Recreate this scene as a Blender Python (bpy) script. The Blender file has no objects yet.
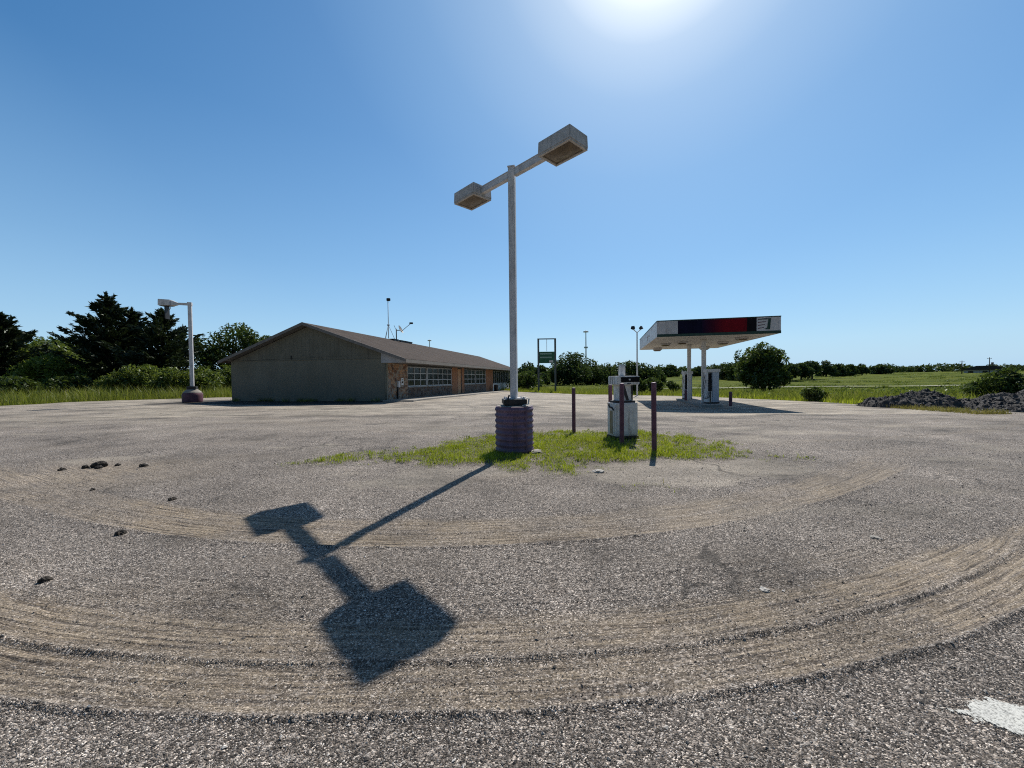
import bpy, bmesh, math, random
import numpy as np
from mathutils import Matrix, Vector

R_ = math.radians
rng = np.random.default_rng(7)
random.seed(7)
scene = bpy.context.scene
COL = scene.collection

# ------------------------------------------------------------------ helpers
def tag(o, label=None, cat=None, group=None, kind=None):
    if label: o['label'] = label
    if cat: o['category'] = cat
    if group: o['group'] = group
    if kind: o['kind'] = kind
    return o

def empty(name, loc=(0, 0, 0), rz=0.0):
    o = bpy.data.objects.new(name, None)
    o.empty_display_size = 0.2
    COL.objects.link(o)
    o.location = loc
    o.rotation_euler = (0, 0, rz)
    return o

def copy_tree(o, parent=None):
    c = o.copy()
    COL.objects.link(c)
    c.parent = parent
    for ch in list(o.children):
        copy_tree(ch, c)
    return c

class MB:
    """collects simple solids and links them as one mesh object"""
    def __init__(s):
        s.v = []; s.f = []; s.sm = []
    def add(s, vs, fs, smooth=False):
        n = len(s.v)
        s.v += [tuple(p) for p in vs]
        s.f += [tuple(i + n for i in f) for f in fs]
        s.sm += [smooth] * len(fs)
        return s
    def box(s, c, d, rz=0.0, M=None):
        x, y, z = d[0] / 2, d[1] / 2, d[2] / 2
        vs = [Vector((sx * x, sy * y, sz * z)) for sz in (-1, 1) for sy in (-1, 1) for sx in (-1, 1)]
        T = Matrix.Translation(c) @ (M if M else Matrix.Rotation(rz, 4, 'Z'))
        vs = [T @ v for v in vs]
        return s.add(vs, [(0, 2, 3, 1), (4, 5, 7, 6), (0, 1, 5, 4), (2, 6, 7, 3), (0, 4, 6, 2), (1, 3, 7, 5)])
    def hexa(s, p):
        """8 corner points: bottom loop 0..3 then top loop 4..7 (counter-clockwise from above)"""
        return s.add(p, [(3, 2, 1, 0), (4, 5, 6, 7), (0, 1, 5, 4), (1, 2, 6, 5), (2, 3, 7, 6), (3, 0, 4, 7)])
    def bar(s, a, b, w, h=None, up=(0, 0, 1)):
        a, b = Vector(a), Vector(b); h = h or w
        d = (b - a).normalized(); up = Vector(up)
        if abs(d.dot(up)) > .98: up = Vector((0, 1, 0))
        x = d.cross(up).normalized(); y = x.cross(d).normalized()
        c = [x * (sx * w / 2) + y * (sy * h / 2) for sx, sy in ((-1, -1), (1, -1), (1, 1), (-1, 1))]
        vs = [a + q for q in c] + [b + q for q in c]
        return s.add(vs, [(3, 2, 1, 0), (4, 5, 6, 7), (0, 1, 5, 4), (1, 2, 6, 5), (2, 3, 7, 6), (3, 0, 4, 7)])
    def tube(s, pts, rad, n=10, cap=True):
        pts = [Vector(p) for p in pts]
        if not hasattr(rad, '__len__'): rad = [rad] * len(pts)
        vs = []; fs = []
        for i, p in enumerate(pts):
            d = (pts[min(i + 1, len(pts) - 1)] - pts[max(i - 1, 0)]).normalized()
            up = Vector((0, 0, 1)) if abs(d.z) < .95 else Vector((0, 1, 0))
            x = d.cross(up).normalized(); y = x.cross(d).normalized()
            for k in range(n):
                a = 2 * math.pi * k / n
                vs.append(p + x * (math.cos(a) * rad[i]) + y * (math.sin(a) * rad[i]))
        for i in range(len(pts) - 1):
            for k in range(n):
                k2 = (k + 1) % n
                fs.append((i * n + k, i * n + k2, (i + 1) * n + k2, (i + 1) * n + k))
        m = len(fs)
        s.add(vs, fs, True)
        if cap:
            s.add([vs[k] for k in range(n)], [tuple(range(n))[::-1]])
            s.add([vs[-n + k] for k in range(n)], [tuple(range(n))])
        return s
    def lathe(s, prof, c=(0, 0, 0), n=40, caps=True):
        vs = []; fs = []
        for r, z in prof:
            for k in range(n):
                a = 2 * math.pi * k / n
                vs.append((c[0] + r * math.cos(a), c[1] + r * math.sin(a), c[2] + z))
        for i in range(len(prof) - 1):
            for k in range(n):
                k2 = (k + 1) % n
                fs.append((i * n + k, i * n + k2, (i + 1) * n + k2, (i + 1) * n + k))
        s.add(vs, fs, True)
        if caps:
            s.add(vs[:n], [tuple(range(n))[::-1]]); s.add(vs[-n:], [tuple(range(n))])
        return s
    def prism(s, poly, y0, y1, axis='y'):
        """polygon of (x,z) extruded along y"""
        n = len(poly)
        vs = [(x, y0, z) for x, z in poly] + [(x, y1, z) for x, z in poly]
        fs = [tuple(range(n)), tuple(range(2 * n - 1, n - 1, -1))]
        fs += [(i, i + n, (i + 1) % n + n, (i + 1) % n) for i in range(n)]
        return s.add(vs, fs)
    def build(s, name, m, parent=None, bevel=0.0, loc=None):
        me = bpy.data.meshes.new(name)
        me.from_pydata(s.v, [], s.f)
        me.polygons.foreach_set('use_smooth', s.sm)
        bm = bmesh.new(); bm.from_mesh(me)
        if any(s.sm):
            bmesh.ops.remove_doubles(bm, verts=bm.verts, dist=1e-5)
        bmesh.ops.recalc_face_normals(bm, faces=bm.faces)
        if bevel:
            es = [e for e in bm.edges if len(e.link_faces) == 2 and e.calc_face_angle(0) > .5]
            bmesh.ops.bevel(bm, geom=es, offset=bevel, segments=2, affect='EDGES', clamp_overlap=True)
        if any(s.sm):
            for e in bm.edges:
                if len(e.link_faces) == 2 and e.calc_face_angle(0) > .7: e.smooth = False
        bm.to_mesh(me); bm.free()
        me.materials.append(m)
        o = bpy.data.objects.new(name, me)
        COL.objects.link(o)
        o.parent = parent
        if loc: o.location = loc
        return o

def np_mesh(name, V, F, m, parent=None, smooth=False):
    """V (n,3); F (k,3|4) index array"""
    me = bpy.data.meshes.new(name)
    V = np.ascontiguousarray(V, dtype=np.float32); F = np.ascontiguousarray(F, dtype=np.int32)
    k = F.shape[1]
    me.vertices.add(len(V)); me.vertices.foreach_set('co', V.ravel())
    me.loops.add(F.size); me.loops.foreach_set('vertex_index', F.ravel())
    me.polygons.add(len(F)); me.polygons.foreach_set('loop_start', np.arange(0, F.size, k, dtype=np.int32))
    me.polygons.foreach_set('use_smooth', np.full(len(F), smooth))
    me.update(calc_edges=True); me.validate()
    me.materials.append(m)
    o = bpy.data.objects.new(name, me)
    COL.objects.link(o); o.parent = parent
    return o

def set_attr(o, name, A, typ='FLOAT_COLOR'):
    a = o.data.attributes.new(name, typ, 'POINT')
    a.data.foreach_set('color' if typ == 'FLOAT_COLOR' else 'value', np.ascontiguousarray(A, dtype=np.float32).ravel())

# ------------------------------------------------------------------ numpy noise
def _h(ix, iy, seed):
    h = (ix.astype(np.int64) * 374761393 + iy.astype(np.int64) * 668265263 + seed * 1274126177) & 0xffffffff
    h = ((h ^ (h >> 13)) * 1274126177) & 0xffffffff
    return ((h ^ (h >> 16)) & 0xffffff) / float(0xffffff)
def vn(x, y, seed=0):
    x = np.asarray(x, float); y = np.asarray(y, float)
    ix = np.floor(x); iy = np.floor(y); fx = x - ix; fy = y - iy
    fx = fx * fx * (3 - 2 * fx); fy = fy * fy * (3 - 2 * fy)
    a = _h(ix, iy, seed); b = _h(ix + 1, iy, seed); c = _h(ix, iy + 1, seed); d = _h(ix + 1, iy + 1, seed)
    return (a * (1 - fx) + b * fx) * (1 - fy) + (c * (1 - fx) + d * fx) * fy
def fbm(x, y, seed=0, o=4):
    r = 0; a = .5; t = 0
    for i in range(o):
        r = r + a * vn(np.asarray(x) * 2 ** i + 17.3 * i, np.asarray(y) * 2 ** i - 9.1 * i, seed + i); t += a; a *= .5
    return r / t
def ss(t):
    t = np.clip(t, 0, 1); return t * t * (3 - 2 * t)

# ------------------------------------------------------------------ terrain height
def G(x, y):
    x = np.asarray(x, float); y = np.asarray(y, float)
    z = -.4 * ss((y - 9) / 15) * ss((x + 4) / 15)
    z = z - .024 * np.clip(y - 25, 0, 50) * ss((x + 30) / 20)
    z = z + 2.2 * ss((y - 85) / 230)
    return z
def g(x, y): return float(G(x, y))

LOT = np.array([(-80, -14), (-36, 14), (-33.5, 20), (-32.6, 24), (-30.6, 28.5), (-25.5, 32), (-22, 35), (-21.5, 44), (-14, 75),
                (-4, 72), (-1.5, 58), (2.5, 55.0), (8, 51.5), (13, 46), (18, 39), (20.6, 29.5), (21.3, 24), (21.6, 19),
                (21.4, 15.5), (24, 11), (30, 7), (34, 0), (34, -14)], float)
def poly_sd(x, y, P):
    """signed distance to polygon, positive inside"""
    x = np.asarray(x, float); y = np.asarray(y, float)
    d = np.full(x.shape, 1e9); ins = np.zeros(x.shape, bool)
    n = len(P)
    for i in range(n):
        ax, ay = P[i]; bx, by = P[(i + 1) % n]
        ex, ey = bx - ax, by - ay
        t = np.clip(((x - ax) * ex + (y - ay) * ey) / (ex * ex + ey * ey), 0, 1)
        d = np.minimum(d, np.hypot(x - ax - t * ex, y - ay - t * ey))
        if ay != by:
            c = ((ay > y) != (by > y)) & (x < (bx - ax) * (y - ay) / (by - ay) + ax)
            ins ^= c
    return np.where(ins, d, -d)
def lot_sd(x, y):
    return poly_sd(x, y, LOT) + (fbm(np.asarray(x) * .7, np.asarray(y) * .7, 31, 3) - .5) * 1.4

# ------------------------------------------------------------------ materials
def newmat(name):
    m = bpy.data.materials.new(name); m.use_nodes = True
    nt = m.node_tree; nt.nodes.clear()
    out = nt.nodes.new('ShaderNodeOutputMaterial')
    return m, nt, out
class N:
    def __init__(s, nt): s.nt = nt
    def n(s, t, **k):
        q = s.nt.nodes.new(t)
        for a, b in k.items():
            if a.startswith('i_'):
                key = a[2:]
                q.inputs[int(key) if key.isdigit() else key.replace('_', ' ')].default_value = b
            else: setattr(q, a, b)
        return q
    def l(s, a, b): s.nt.links.new(a, b)
    def ramp(s, fac, stops, interp='LINEAR'):
        r = s.nt.nodes.new('ShaderNodeValToRGB'); r.color_ramp.interpolation = interp
        e = r.color_ramp.elements
        while len(e) < len(stops): e.new(.5)
        for i, (p, c) in enumerate(stops):
            e[i].position = p
            e[i].color = (c[0], c[1], c[2], 1) if hasattr(c, '__len__') else (c, c, c, 1)
        s.l(fac, r.inputs[0]); return r.outputs[0]
    def mix(s, fac, a, b, mode='MIX'):
        m = s.nt.nodes.new('ShaderNodeMix'); m.data_type = 'RGBA'; m.blend_type = mode
        for v, i in ((fac, 0), (a, 6), (b, 7)):
            if hasattr(v, 'links'): s.l(v, m.inputs[i])
            elif i == 0: m.inputs[0].default_value = v
            else: m.inputs[i].default_value = (v[0], v[1], v[2], 1)
        return m.outputs[2]
    def math(s, op, a, b=None):
        m = s.nt.nodes.new('ShaderNodeMath'); m.operation = op
        for i, v in enumerate((a, b)):
            if v is None: continue
            if hasattr(v, 'links'): s.l(v, m.inputs[i])
            else: m.inputs[i].default_value = v
        return m.outputs[0]
    def noise(s, vec, scale, detail=3, rough=.55, dims='3D'):
        q = s.nt.nodes.new('ShaderNodeTexNoise'); q.noise_dimensions = dims
        q.inputs['Scale'].default_value = scale; q.inputs['Detail'].default_value = detail; q.inputs['Roughness'].default_value = rough
        if vec is not None: s.l(vec, q.inputs['Vector'])
        return q.outputs[0]
    def mapping(s, vec, scale=(1, 1, 1), rot=(0, 0, 0)):
        q = s.nt.nodes.new('ShaderNodeMapping'); q.inputs['Scale'].default_value = scale; q.inputs['Rotation'].default_value = rot
        s.l(vec, q.inputs['Vector']); return q.outputs[0]

def worn(name, c, c2=None, rough=.6, scale=6, metal=0.0, stain=None, stain_amt=.35, streak=True, bump=.15, spec=.4, fine=60):
    """painted or bare surface with blotches, vertical streaks and fine grain"""
    m, nt, out = newmat(name); k = N(nt)
    tc = k.n('ShaderNodeTexCoord').outputs['Object']
    b = k.n('ShaderNodeBsdfPrincipled')
    n1 = k.noise(tc, scale, 5, .6)
    c2 = c2 or tuple(v * .72 for v in c)
    col = k.mix(k.ramp(n1, [(.35, 0), (.65, 1)]), c, c2)
    n2 = k.noise(k.mapping(tc, (1, 1, .12) if streak else (1, 1, 1)), scale * 2.2, 4, .65)
    st = stain or tuple(v * .35 for v in c)
    col = k.mix(k.math('MULTIPLY', k.ramp(n2, [(.5, 0), (.72, 1)]), stain_amt), col, st)
    n3 = k.noise(tc, fine, 2, .5)
    col = k.mix(.12, col, k.ramp(n3, [(.3, .25), (.7, 1.0)]), 'MULTIPLY')
    k.l(col, b.inputs['Base Color'])
    k.l(k.ramp(n1, [(.3, max(rough - .12, 0)), (.7, min(rough + .12, 1))]), b.inputs['Roughness'])
    b.inputs['Metallic'].default_value = metal; b.inputs['Specular IOR Level'].default_value = spec
    bp = k.n('ShaderNodeBump', i_Strength=bump, i_Distance=.02)
    k.l(k.math('ADD', n3, n2), bp.inputs['Height']); k.l(bp.outputs[0], b.inputs['Normal'])
    k.l(b.outputs[0], out.inputs[0]); return m

def leafmat(name, dark, light, trans=.35, yellow=None):
    m, nt, out = newmat(name); k = N(nt)
    geo = k.n('ShaderNodeNewGeometry')
    col = k.ramp(geo.outputs['Random Per Island'], [(0, dark), (.75, light), (1, yellow or light)])
    big = k.noise(geo.outputs['Position'], .9, 3, .6)
    col = k.mix(.6, col, k.ramp(big, [(.3, .45), (.7, 1.25)]), 'MULTIPLY')
    d = k.n('ShaderNodeBsdfDiffuse'); t = k.n('ShaderNodeBsdfTranslucent'); gl = k.n('ShaderNodeBsdfGlossy', i_Roughness=.45)
    k.l(col, d.inputs[0]); k.l(k.mix(.5, col, (light[0] * 1.3, light[1] * 1.25, light[2] * .6)), t.inputs[0])
    gl.inputs[0].default_value = (.6, .65, .6, 1)
    mx = k.n('ShaderNodeMixShader', i_0=trans); k.l(d.outputs[0], mx.inputs[1]); k.l(t.outputs[0], mx.inputs[2])
    m2 = k.n('ShaderNodeMixShader', i_0=.04); k.l(mx.outputs[0], m2.inputs[1]); k.l(gl.outputs[0], m2.inputs[2])
    k.l(m2.outputs[0], out.inputs[0]); return m

def lot_material():
    m, nt, out = newmat('gravel_lot'); k = N(nt)
    geo = k.n('ShaderNodeNewGeometry'); P = geo.outputs['Position']
    at = k.n('ShaderNodeAttribute', attribute_name='mask')
    sep = k.n('ShaderNodeSeparateColor'); k.l(at.outputs['Color'], sep.inputs[0])
    sand, pale, grass = sep.outputs[0], sep.outputs[1], sep.outputs[2]
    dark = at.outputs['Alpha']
    at2 = k.n('ShaderNodeAttribute', attribute_name='trk')
    warp = k.n('ShaderNodeTexNoise'); warp.inputs['Scale'].default_value = 40; k.l(P, warp.inputs['Vector'])
    Pw = k.n('ShaderNodeVectorMath', operation='MULTIPLY_ADD'); k.l(warp.outputs['Color'], Pw.inputs[0]); Pw.inputs[1].default_value = (.008, .008, 0); k.l(P, Pw.inputs[2])
    def vor(scale, feat='F1'):
        v = k.n('ShaderNodeTexVoronoi', voronoi_dimensions='2D', feature=feat); v.inputs['Scale'].default_value = scale
        k.l(Pw.outputs[0], v.inputs['Vector']); return v
    va, vb = vor(150), vor(66)
    ca = k.n('ShaderNodeSeparateColor'); k.l(va.outputs['Color'], ca.inputs[0])
    cb = k.n('ShaderNodeSeparateColor'); k.l(vb.outputs['Color'], cb.inputs[0])
    stones = [(0, (.018, .017, .016)), (.28, (.075, .069, .064)), (.62, (.20, .183, .168)), (.84, (.40, .372, .345)), (1, (.80, .76, .71))]
    A = k.ramp(ca.outputs[0], stones); B = k.ramp(cb.outputs[0], stones)
    sel = k.ramp(k.noise(P, 14, 2), [(.5, 0), (.62, 1)])
    col = k.mix(k.math('MULTIPLY', sel, .8), A, B)
    # warm/cool shift per stone
    col = k.mix(.35, col, k.ramp(ca.outputs[1], [(0, (1.0, .86, .74)), (.5, (1, .98, .95)), (1, (.9, .96, 1.05))]), 'MULTIPLY')
    col = k.mix(1.0, col, (1.10, 1.03, .965), 'MULTIPLY')
    # broad unevenness: worn dark binder, pale dust
    b1 = k.noise(P, .55, 7, .68); b2 = k.noise(k.mapping(P, (.35, 1.5, 1), (0, 0, .3)), .8, 5, .65)
    col = k.mix(1.0, col, k.ramp(b1, [(.32, .42), (.46, .90), (.57, 1.1), (.70, 1.6)]), 'MULTIPLY')
    col = k.mix(k.math('MULTIPLY', k.ramp(b2, [(.5, 0), (.75, 1)]), .45), col, (.27, .225, .18))
    # pale dusty / concrete area
    pn = k.noise(k.mapping(P, (.5, 1.3, 1)), .9, 6, .7)
    pal = k.mix(k.ramp(pn, [(.36, 0), (.60, 1)]), (.56, .485, .39), (.25, .22, .18))
    col = k.mix(k.math('MULTIPLY', pale, .9), col, k.mix(.35, pal, k.ramp(ca.outputs[0], [(0, .35), (1, 1.25)]), 'MULTIPLY'))
    # sand in the wheel tracks, combed along the direction of travel
    tl = k.noise(k.mapping(at2.outputs['Vector'], (1.3, 38, 1)), 1.0, 4, .65, '2D')
    tf = k.noise(k.mapping(at2.outputs['Vector'], (2.5, 110, 1)), 1.0, 3, .6, '2D')
    sc = k.ramp(tl, [(.34, (.05, .039, .029)), (.43, (.20, .155, .108)), (.52, (.30, .238, .168)), (.7, (.43, .345, .245))])
    sc = k.mix(.55, sc, k.ramp(ca.outputs[0], [(0, .35), (.6, .95), (1, 1.5)]), 'MULTIPLY')
    sfac = k.math('MULTIPLY', k.math('MULTIPLY', sand, .86), k.ramp(k.math('ADD', k.math('MULTIPLY', tf, .5), k.math('MULTIPLY', k.noise(P, 30, 3), .5)), [(.36, .2), (.54, 1)]))
    col = k.mix(sfac, col, sc)
    # cracks and oily stains
    ed = k.n('ShaderNodeTexVoronoi', voronoi_dimensions='2D', feature='DISTANCE_TO_EDGE'); ed.inputs['Scale'].default_value = .28
    wv = k.n('ShaderNodeTexNoise'); wv.inputs['Scale'].default_value = 1.4; wv.inputs['Detail'].default_value = 6; k.l(P, wv.inputs['Vector'])
    wp = k.n('ShaderNodeVectorMath', operation='MULTIPLY_ADD'); k.l(wv.outputs['Color'], wp.inputs[0]); wp.inputs[1].default_value = (1.3, 1.3, 0); k.l(P, wp.inputs[2]); k.l(wp.outputs[0], ed.inputs['Vector'])
    crk = k.math('MULTIPLY', k.ramp(ed.outputs['Distance'], [(.004, 1), (.012, 0)]), k.ramp(k.noise(P, .35, 3), [(.48, 0), (.56, 1)]))
    col = k.mix(k.math('MULTIPLY', k.math('MULTIPLY', crk, .65), k.math('SUBTRACT', 1.0, sand)), col, (.04, .035, .03))
    stn = k.ramp(k.noise(k.mapping(P, (1, 1.2, 1)), .75, 4, .6), [(.63, 0), (.70, 1)])
    col = k.mix(k.math('MULTIPLY', stn, .07), col, (.06, .055, .05))
    # thin soil below the weeds
    col = k.mix(k.math('MULTIPLY', grass, .85), col, k.mix(k.noise(P, 25, 3), (.055, .07, .02), (.17, .145, .09)))
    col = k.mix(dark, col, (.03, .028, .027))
    b = k.n('ShaderNodeBsdfPrincipled'); b.inputs['Roughness'].default_value = .85; b.inputs['Specular IOR Level'].default_value = .25
    k.l(col, b.inputs['Base Color'])
    h = k.math('SUBTRACT', k.math('MULTIPLY', k.ramp(ca.outputs[0], [(0, .3), (1, 1)]), 1.0), k.math('MULTIPLY', va.outputs['Distance'], .9))
    h2 = k.math('MULTIPLY', k.math('SUBTRACT', 1.0, vb.outputs['Distance']), sel)
    hh = k.math('ADD', h, h2)
    hh = k.math('MULTIPLY', hh, k.math('SUBTRACT', 1.0, k.math('MULTIPLY', sand, .6)))
    hh = k.math('ADD', hh, k.math('MULTIPLY', k.math('MULTIPLY', tl, sand), 2.4))
    hh = k.math('ADD', hh, k.math('MULTIPLY', k.noise(P, 260, 2), .35))
    bp = k.n('ShaderNodeBump', i_Strength=.9, i_Distance=.007); k.l(hh, bp.inputs['Height']); k.l(bp.outputs[0], b.inputs['Normal'])
    k.l(b.outputs[0], out.inputs[0]); return m

def ground_material():
    m, nt, out = newmat('meadow_ground'); k = N(nt)
    P = k.n('ShaderNodeNewGeometry').outputs['Position']
    n1 = k.noise(k.mapping(P, (.5, 1, 1)), .09, 7, .7); n2 = k.noise(k.mapping(P, (.6, 1, 1)), .55, 6, .75); n3 = k.noise(P, 14, 4, .7)
    col = k.ramp(n1, [(.3, (.042, .066, .003)), (.5, (.10, .128, .005)), (.7, (.17, .178, .013))])
    col = k.mix(.75, col, k.ramp(n2, [(.3, .45), (.55, 1.05), (.75, 1.4)]), 'MULTIPLY')
    col = k.mix(.6, col, k.ramp(n3, [(.3, .4), (.7, 1.4)]), 'MULTIPLY')
    b = k.n('ShaderNodeBsdfPrincipled'); b.inputs['Roughness'].default_value = .95; b.inputs['Specular IOR Level'].default_value = .1
    k.l(col, b.inputs['Base Color'])
    bp = k.n('ShaderNodeBump', i_Strength=.8, i_Distance=.25); k.l(k.math('ADD', n2, n3), bp.inputs['Height']); k.l(bp.outputs[0], b.inputs['Normal'])
    k.l(b.outputs[0], out.inputs[0]); return m

def stonemat(name, stops, bump=.4, scale=90):
    m, nt, out = newmat(name); k = N(nt)
    geo = k.n('ShaderNodeNewGeometry')
    col = k.ramp(geo.outputs['Random Per Island'], stops)
    n = k.noise(geo.outputs['Position'], scale, 3)
    col = k.mix(.5, col, k.ramp(n, [(.3, .55), (.7, 1.3)]), 'MULTIPLY')
    b = k.n('ShaderNodeBsdfPrincipled'); b.inputs['Roughness'].default_value = .8; b.inputs['Specular IOR Level'].default_value = .3
    k.l(col, b.inputs['Base Color'])
    bp = k.n('ShaderNodeBump', i_Strength=bump, i_Distance=.01); k.l(n, bp.inputs['Height']); k.l(bp.outputs[0], b.inputs['Normal'])
    k.l(b.outputs[0], out.inputs[0]); return m

def rubble_wall_mat(name, gain):
    m, nt, out = newmat(name); k = N(nt)
    tc = k.n('ShaderNodeTexCoord').outputs['Object']
    mp = k.mapping(tc, (1, 1, 1.5))
    v = k.n('ShaderNodeTexVoronoi'); v.inputs['Scale'].default_value = 3.6; k.l(mp, v.inputs['Vector'])
    e = k.n('ShaderNodeTexVoronoi', feature='DISTANCE_TO_EDGE'); e.inputs['Scale'].default_value = 3.6; k.l(mp, e.inputs['Vector'])
    s = k.n('ShaderNodeSeparateColor'); k.l(v.outputs['Color'], s.inputs[0])
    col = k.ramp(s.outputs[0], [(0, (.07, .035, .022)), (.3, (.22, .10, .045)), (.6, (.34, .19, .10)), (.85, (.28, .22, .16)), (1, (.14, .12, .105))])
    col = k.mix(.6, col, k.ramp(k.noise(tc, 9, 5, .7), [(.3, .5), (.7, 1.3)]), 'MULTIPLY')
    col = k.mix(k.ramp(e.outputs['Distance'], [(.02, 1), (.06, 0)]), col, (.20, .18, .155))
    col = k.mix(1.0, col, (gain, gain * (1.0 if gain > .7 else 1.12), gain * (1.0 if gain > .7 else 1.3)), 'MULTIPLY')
    b = k.n('ShaderNodeBsdfPrincipled'); b.inputs['Roughness'].default_value = .85
    k.l(col, b.inputs['Base Color'])
    bp = k.n('ShaderNodeBump', i_Strength=.7, i_Distance=.03); k.l(k.ramp(e.outputs['Distance'], [(0, 0), (.12, 1)]), bp.inputs['Height']); k.l(bp.outputs[0], b.inputs['Normal'])
    k.l(b.outputs[0], out.inputs[0]); return m

def shingle_mat():
    m, nt, out = newmat('brown_shingles'); k = N(nt)
    tc = k.n('ShaderNodeTexCoord').outputs['Object']
    # rows run along the building (local y); use the height and length as brick coordinates
    sp = k.n('ShaderNodeSeparateXYZ'); k.l(tc, sp.inputs[0])
    cb = k.n('ShaderNodeCombineXYZ'); k.l(sp.outputs[1], cb.inputs[0]); k.l(k.math('MULTIPLY', sp.outputs[0], 1.05), cb.inputs[1])
    br = k.n('ShaderNodeTexBrick'); br.inputs['Scale'].default_value = 3.0
    br.inputs['Color1'].default_value = (.10, .08, .069, 1); br.inputs['Color2'].default_value = (.067, .054, .047, 1); br.inputs['Mortar'].default_value = (.05, .038, .03, 1)
    br.inputs['Mortar Size'].default_value = .025; br.inputs['Bias'].default_value = -.1
    k.l(cb.outputs[0], br.inputs['Vector'])
    n = k.noise(tc, .8, 5, .65); n2 = k.noise(tc, 60, 2)
    col = k.mix(.5, br.outputs['Color'], k.ramp(n, [(.3, .6), (.7, 1.4)]), 'MULTIPLY')
    col = k.mix(.4, col, k.ramp(n2, [(.3, .5), (.7, 1.4)]), 'MULTIPLY')
    b = k.n('ShaderNodeBsdfPrincipled'); b.inputs['Roughness'].default_value = .95; b.inputs['Specular IOR Level'].default_value = .1
    k.l(col, b.inputs['Base Color'])
    bp = k.n('ShaderNodeBump', i_Strength=.5, i_Distance=.02); k.l(br.outputs['Fac'], bp.inputs['Height']); bp.invert = True; k.l(bp.outputs[0], b.inputs['Normal'])
    k.l(b.outputs[0], out.inputs[0]); return m

def glass_mat(name, c=(.010, .013, .016)):
    m, nt, out = newmat(name); k = N(nt)
    tc = k.n('ShaderNodeTexCoord').outputs['Object']
    b = k.n('ShaderNodeBsdfPrincipled')
    n = k.noise(tc, 1.3, 4, .6)
    k.l(k.mix(k.ramp(n, [(.4, 0), (.7, 1)]), c, tuple(v * 2.6 + .006 for v in c)), b.inputs['Base Color'])
    k.l(k.ramp(k.noise(tc, 5, 4), [(.3, .08), (.8, .35)]), b.inputs['Roughness'])
    b.inputs['Specular IOR Level'].default_value = .22
    k.l(b.outputs[0], out.inputs[0]); return m

def rust_cab_mat(name='cabinet_paint', c=(.80, .77, .75)):
    m, nt, out = newmat(name); k = N(nt)
    tc = k.n('ShaderNodeTexCoord').outputs['Object']
    b = k.n('ShaderNodeBsdfPrincipled'); b.inputs['Roughness'].default_value = .5
    n = k.noise(tc, 5, 5, .65); s = k.noise(k.mapping(tc, (1, 1, .14)), 13, 4, .7); f = k.noise(tc, 50, 3)
    col = k.mix(k.ramp(n, [(.4, 0), (.65, 1)]), c, tuple(v * .75 for v in c))
    col = k.mix(k.math('MULTIPLY', k.ramp(s, [(.52, 0), (.68, 1)]), .5), col, (.20, .15, .09))
    sp = k.n('ShaderNodeSeparateXYZ'); k.l(tc, sp.inputs[0])
    low = k.ramp(k.math('ADD', sp.outputs[2], k.math('MULTIPLY', n, .3)), [(.12, 1), (.34, 0)])
    col = k.mix(k.math('MULTIPLY', low, .6), col, (.16, .11, .065))
    col = k.mix(.2, col, k.ramp(f, [(.3, .3), (.7, 1)]), 'MULTIPLY')
    k.l(col, b.inputs['Base Color'])
    bp = k.n('ShaderNodeBump', i_Strength=.2, i_Distance=.01); k.l(s, bp.inputs['Height']); k.l(bp.outputs[0], b.inputs['Normal'])
    k.l(b.outputs[0], out.inputs[0]); return m

M = {}
M['lot'] = lot_material(); M['ground'] = ground_material()
M['galv'] = worn('weathered_galvanised', (.70, .69, .70), (.57, .56, .57), .7, 5, 0, (.22, .18, .15), .45, spec=.25)
M['head'] = worn('lamp_head_bronze', (.56, .54, .53), (.44, .42, .41), .8, 7, 0, (.16, .135, .115), .55, spec=.12)
M['lens'] = worn('stained_lens', (.16, .115, .065), (.09, .065, .042), .3, 9, 0, (.03, .025, .02), .5)
M['black'] = worn('black_steel', (.03, .03, .032), (.02, .02, .022), .55, 8, .2, (.07, .045, .03), .35)
M['purple'] = worn('faded_purple_paint', (.20, .125, .19), (.12, .075, .12), .6, 4, 0, (.05, .035, .04), .5)
M['maroon'] = worn('faded_maroon_paint', (.16, .068, .10), (.095, .04, .06), .7, 5, 0, (.05, .03, .025), .5)
M['concrete'] = worn('old_concrete', (.38, .35, .31), (.28, .26, .23), .9, 3, 0, (.16, .145, .125), .5, False, .4)
M['white'] = worn('weathered_white_paint', (.74, .73, .71), (.62, .61, .60), .55, 4, 0, (.28, .25, .21), .4)
M['cab'] = rust_cab_mat()
M['bluewhite'] = worn('pale_blue_panel', (.46, .52, .60), (.40, .46, .54), .45, 4, 0, (.22, .24, .27), .3)
M['soffit'] = worn('soffit_tan', (.68, .645, .60), (.58, .55, .51), .7, 2, 0, (.2, .16, .12), .4, False)
M['green'] = worn('dark_green_trim', (.012, .05, .035), (.01, .035, .025), .45, 4)
M['signgreen'] = worn('sign_green', (.02, .13, .065), (.015, .10, .05), .5, 2)
M['signpale'] = worn('sign_pale', (.30, .42, .36), (.22, .34, .28), .5, 4)
M['navy'] = worn('dark_navy_panel', (.010, .010, .032), (.008, .008, .022), .7, 2, bump=.02, spec=.06)
M['darkred'] = worn('dark_red_panel', (.20, .008, .016), (.13, .006, .012), .7, 1.2, bump=.02, spec=.06)
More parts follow.
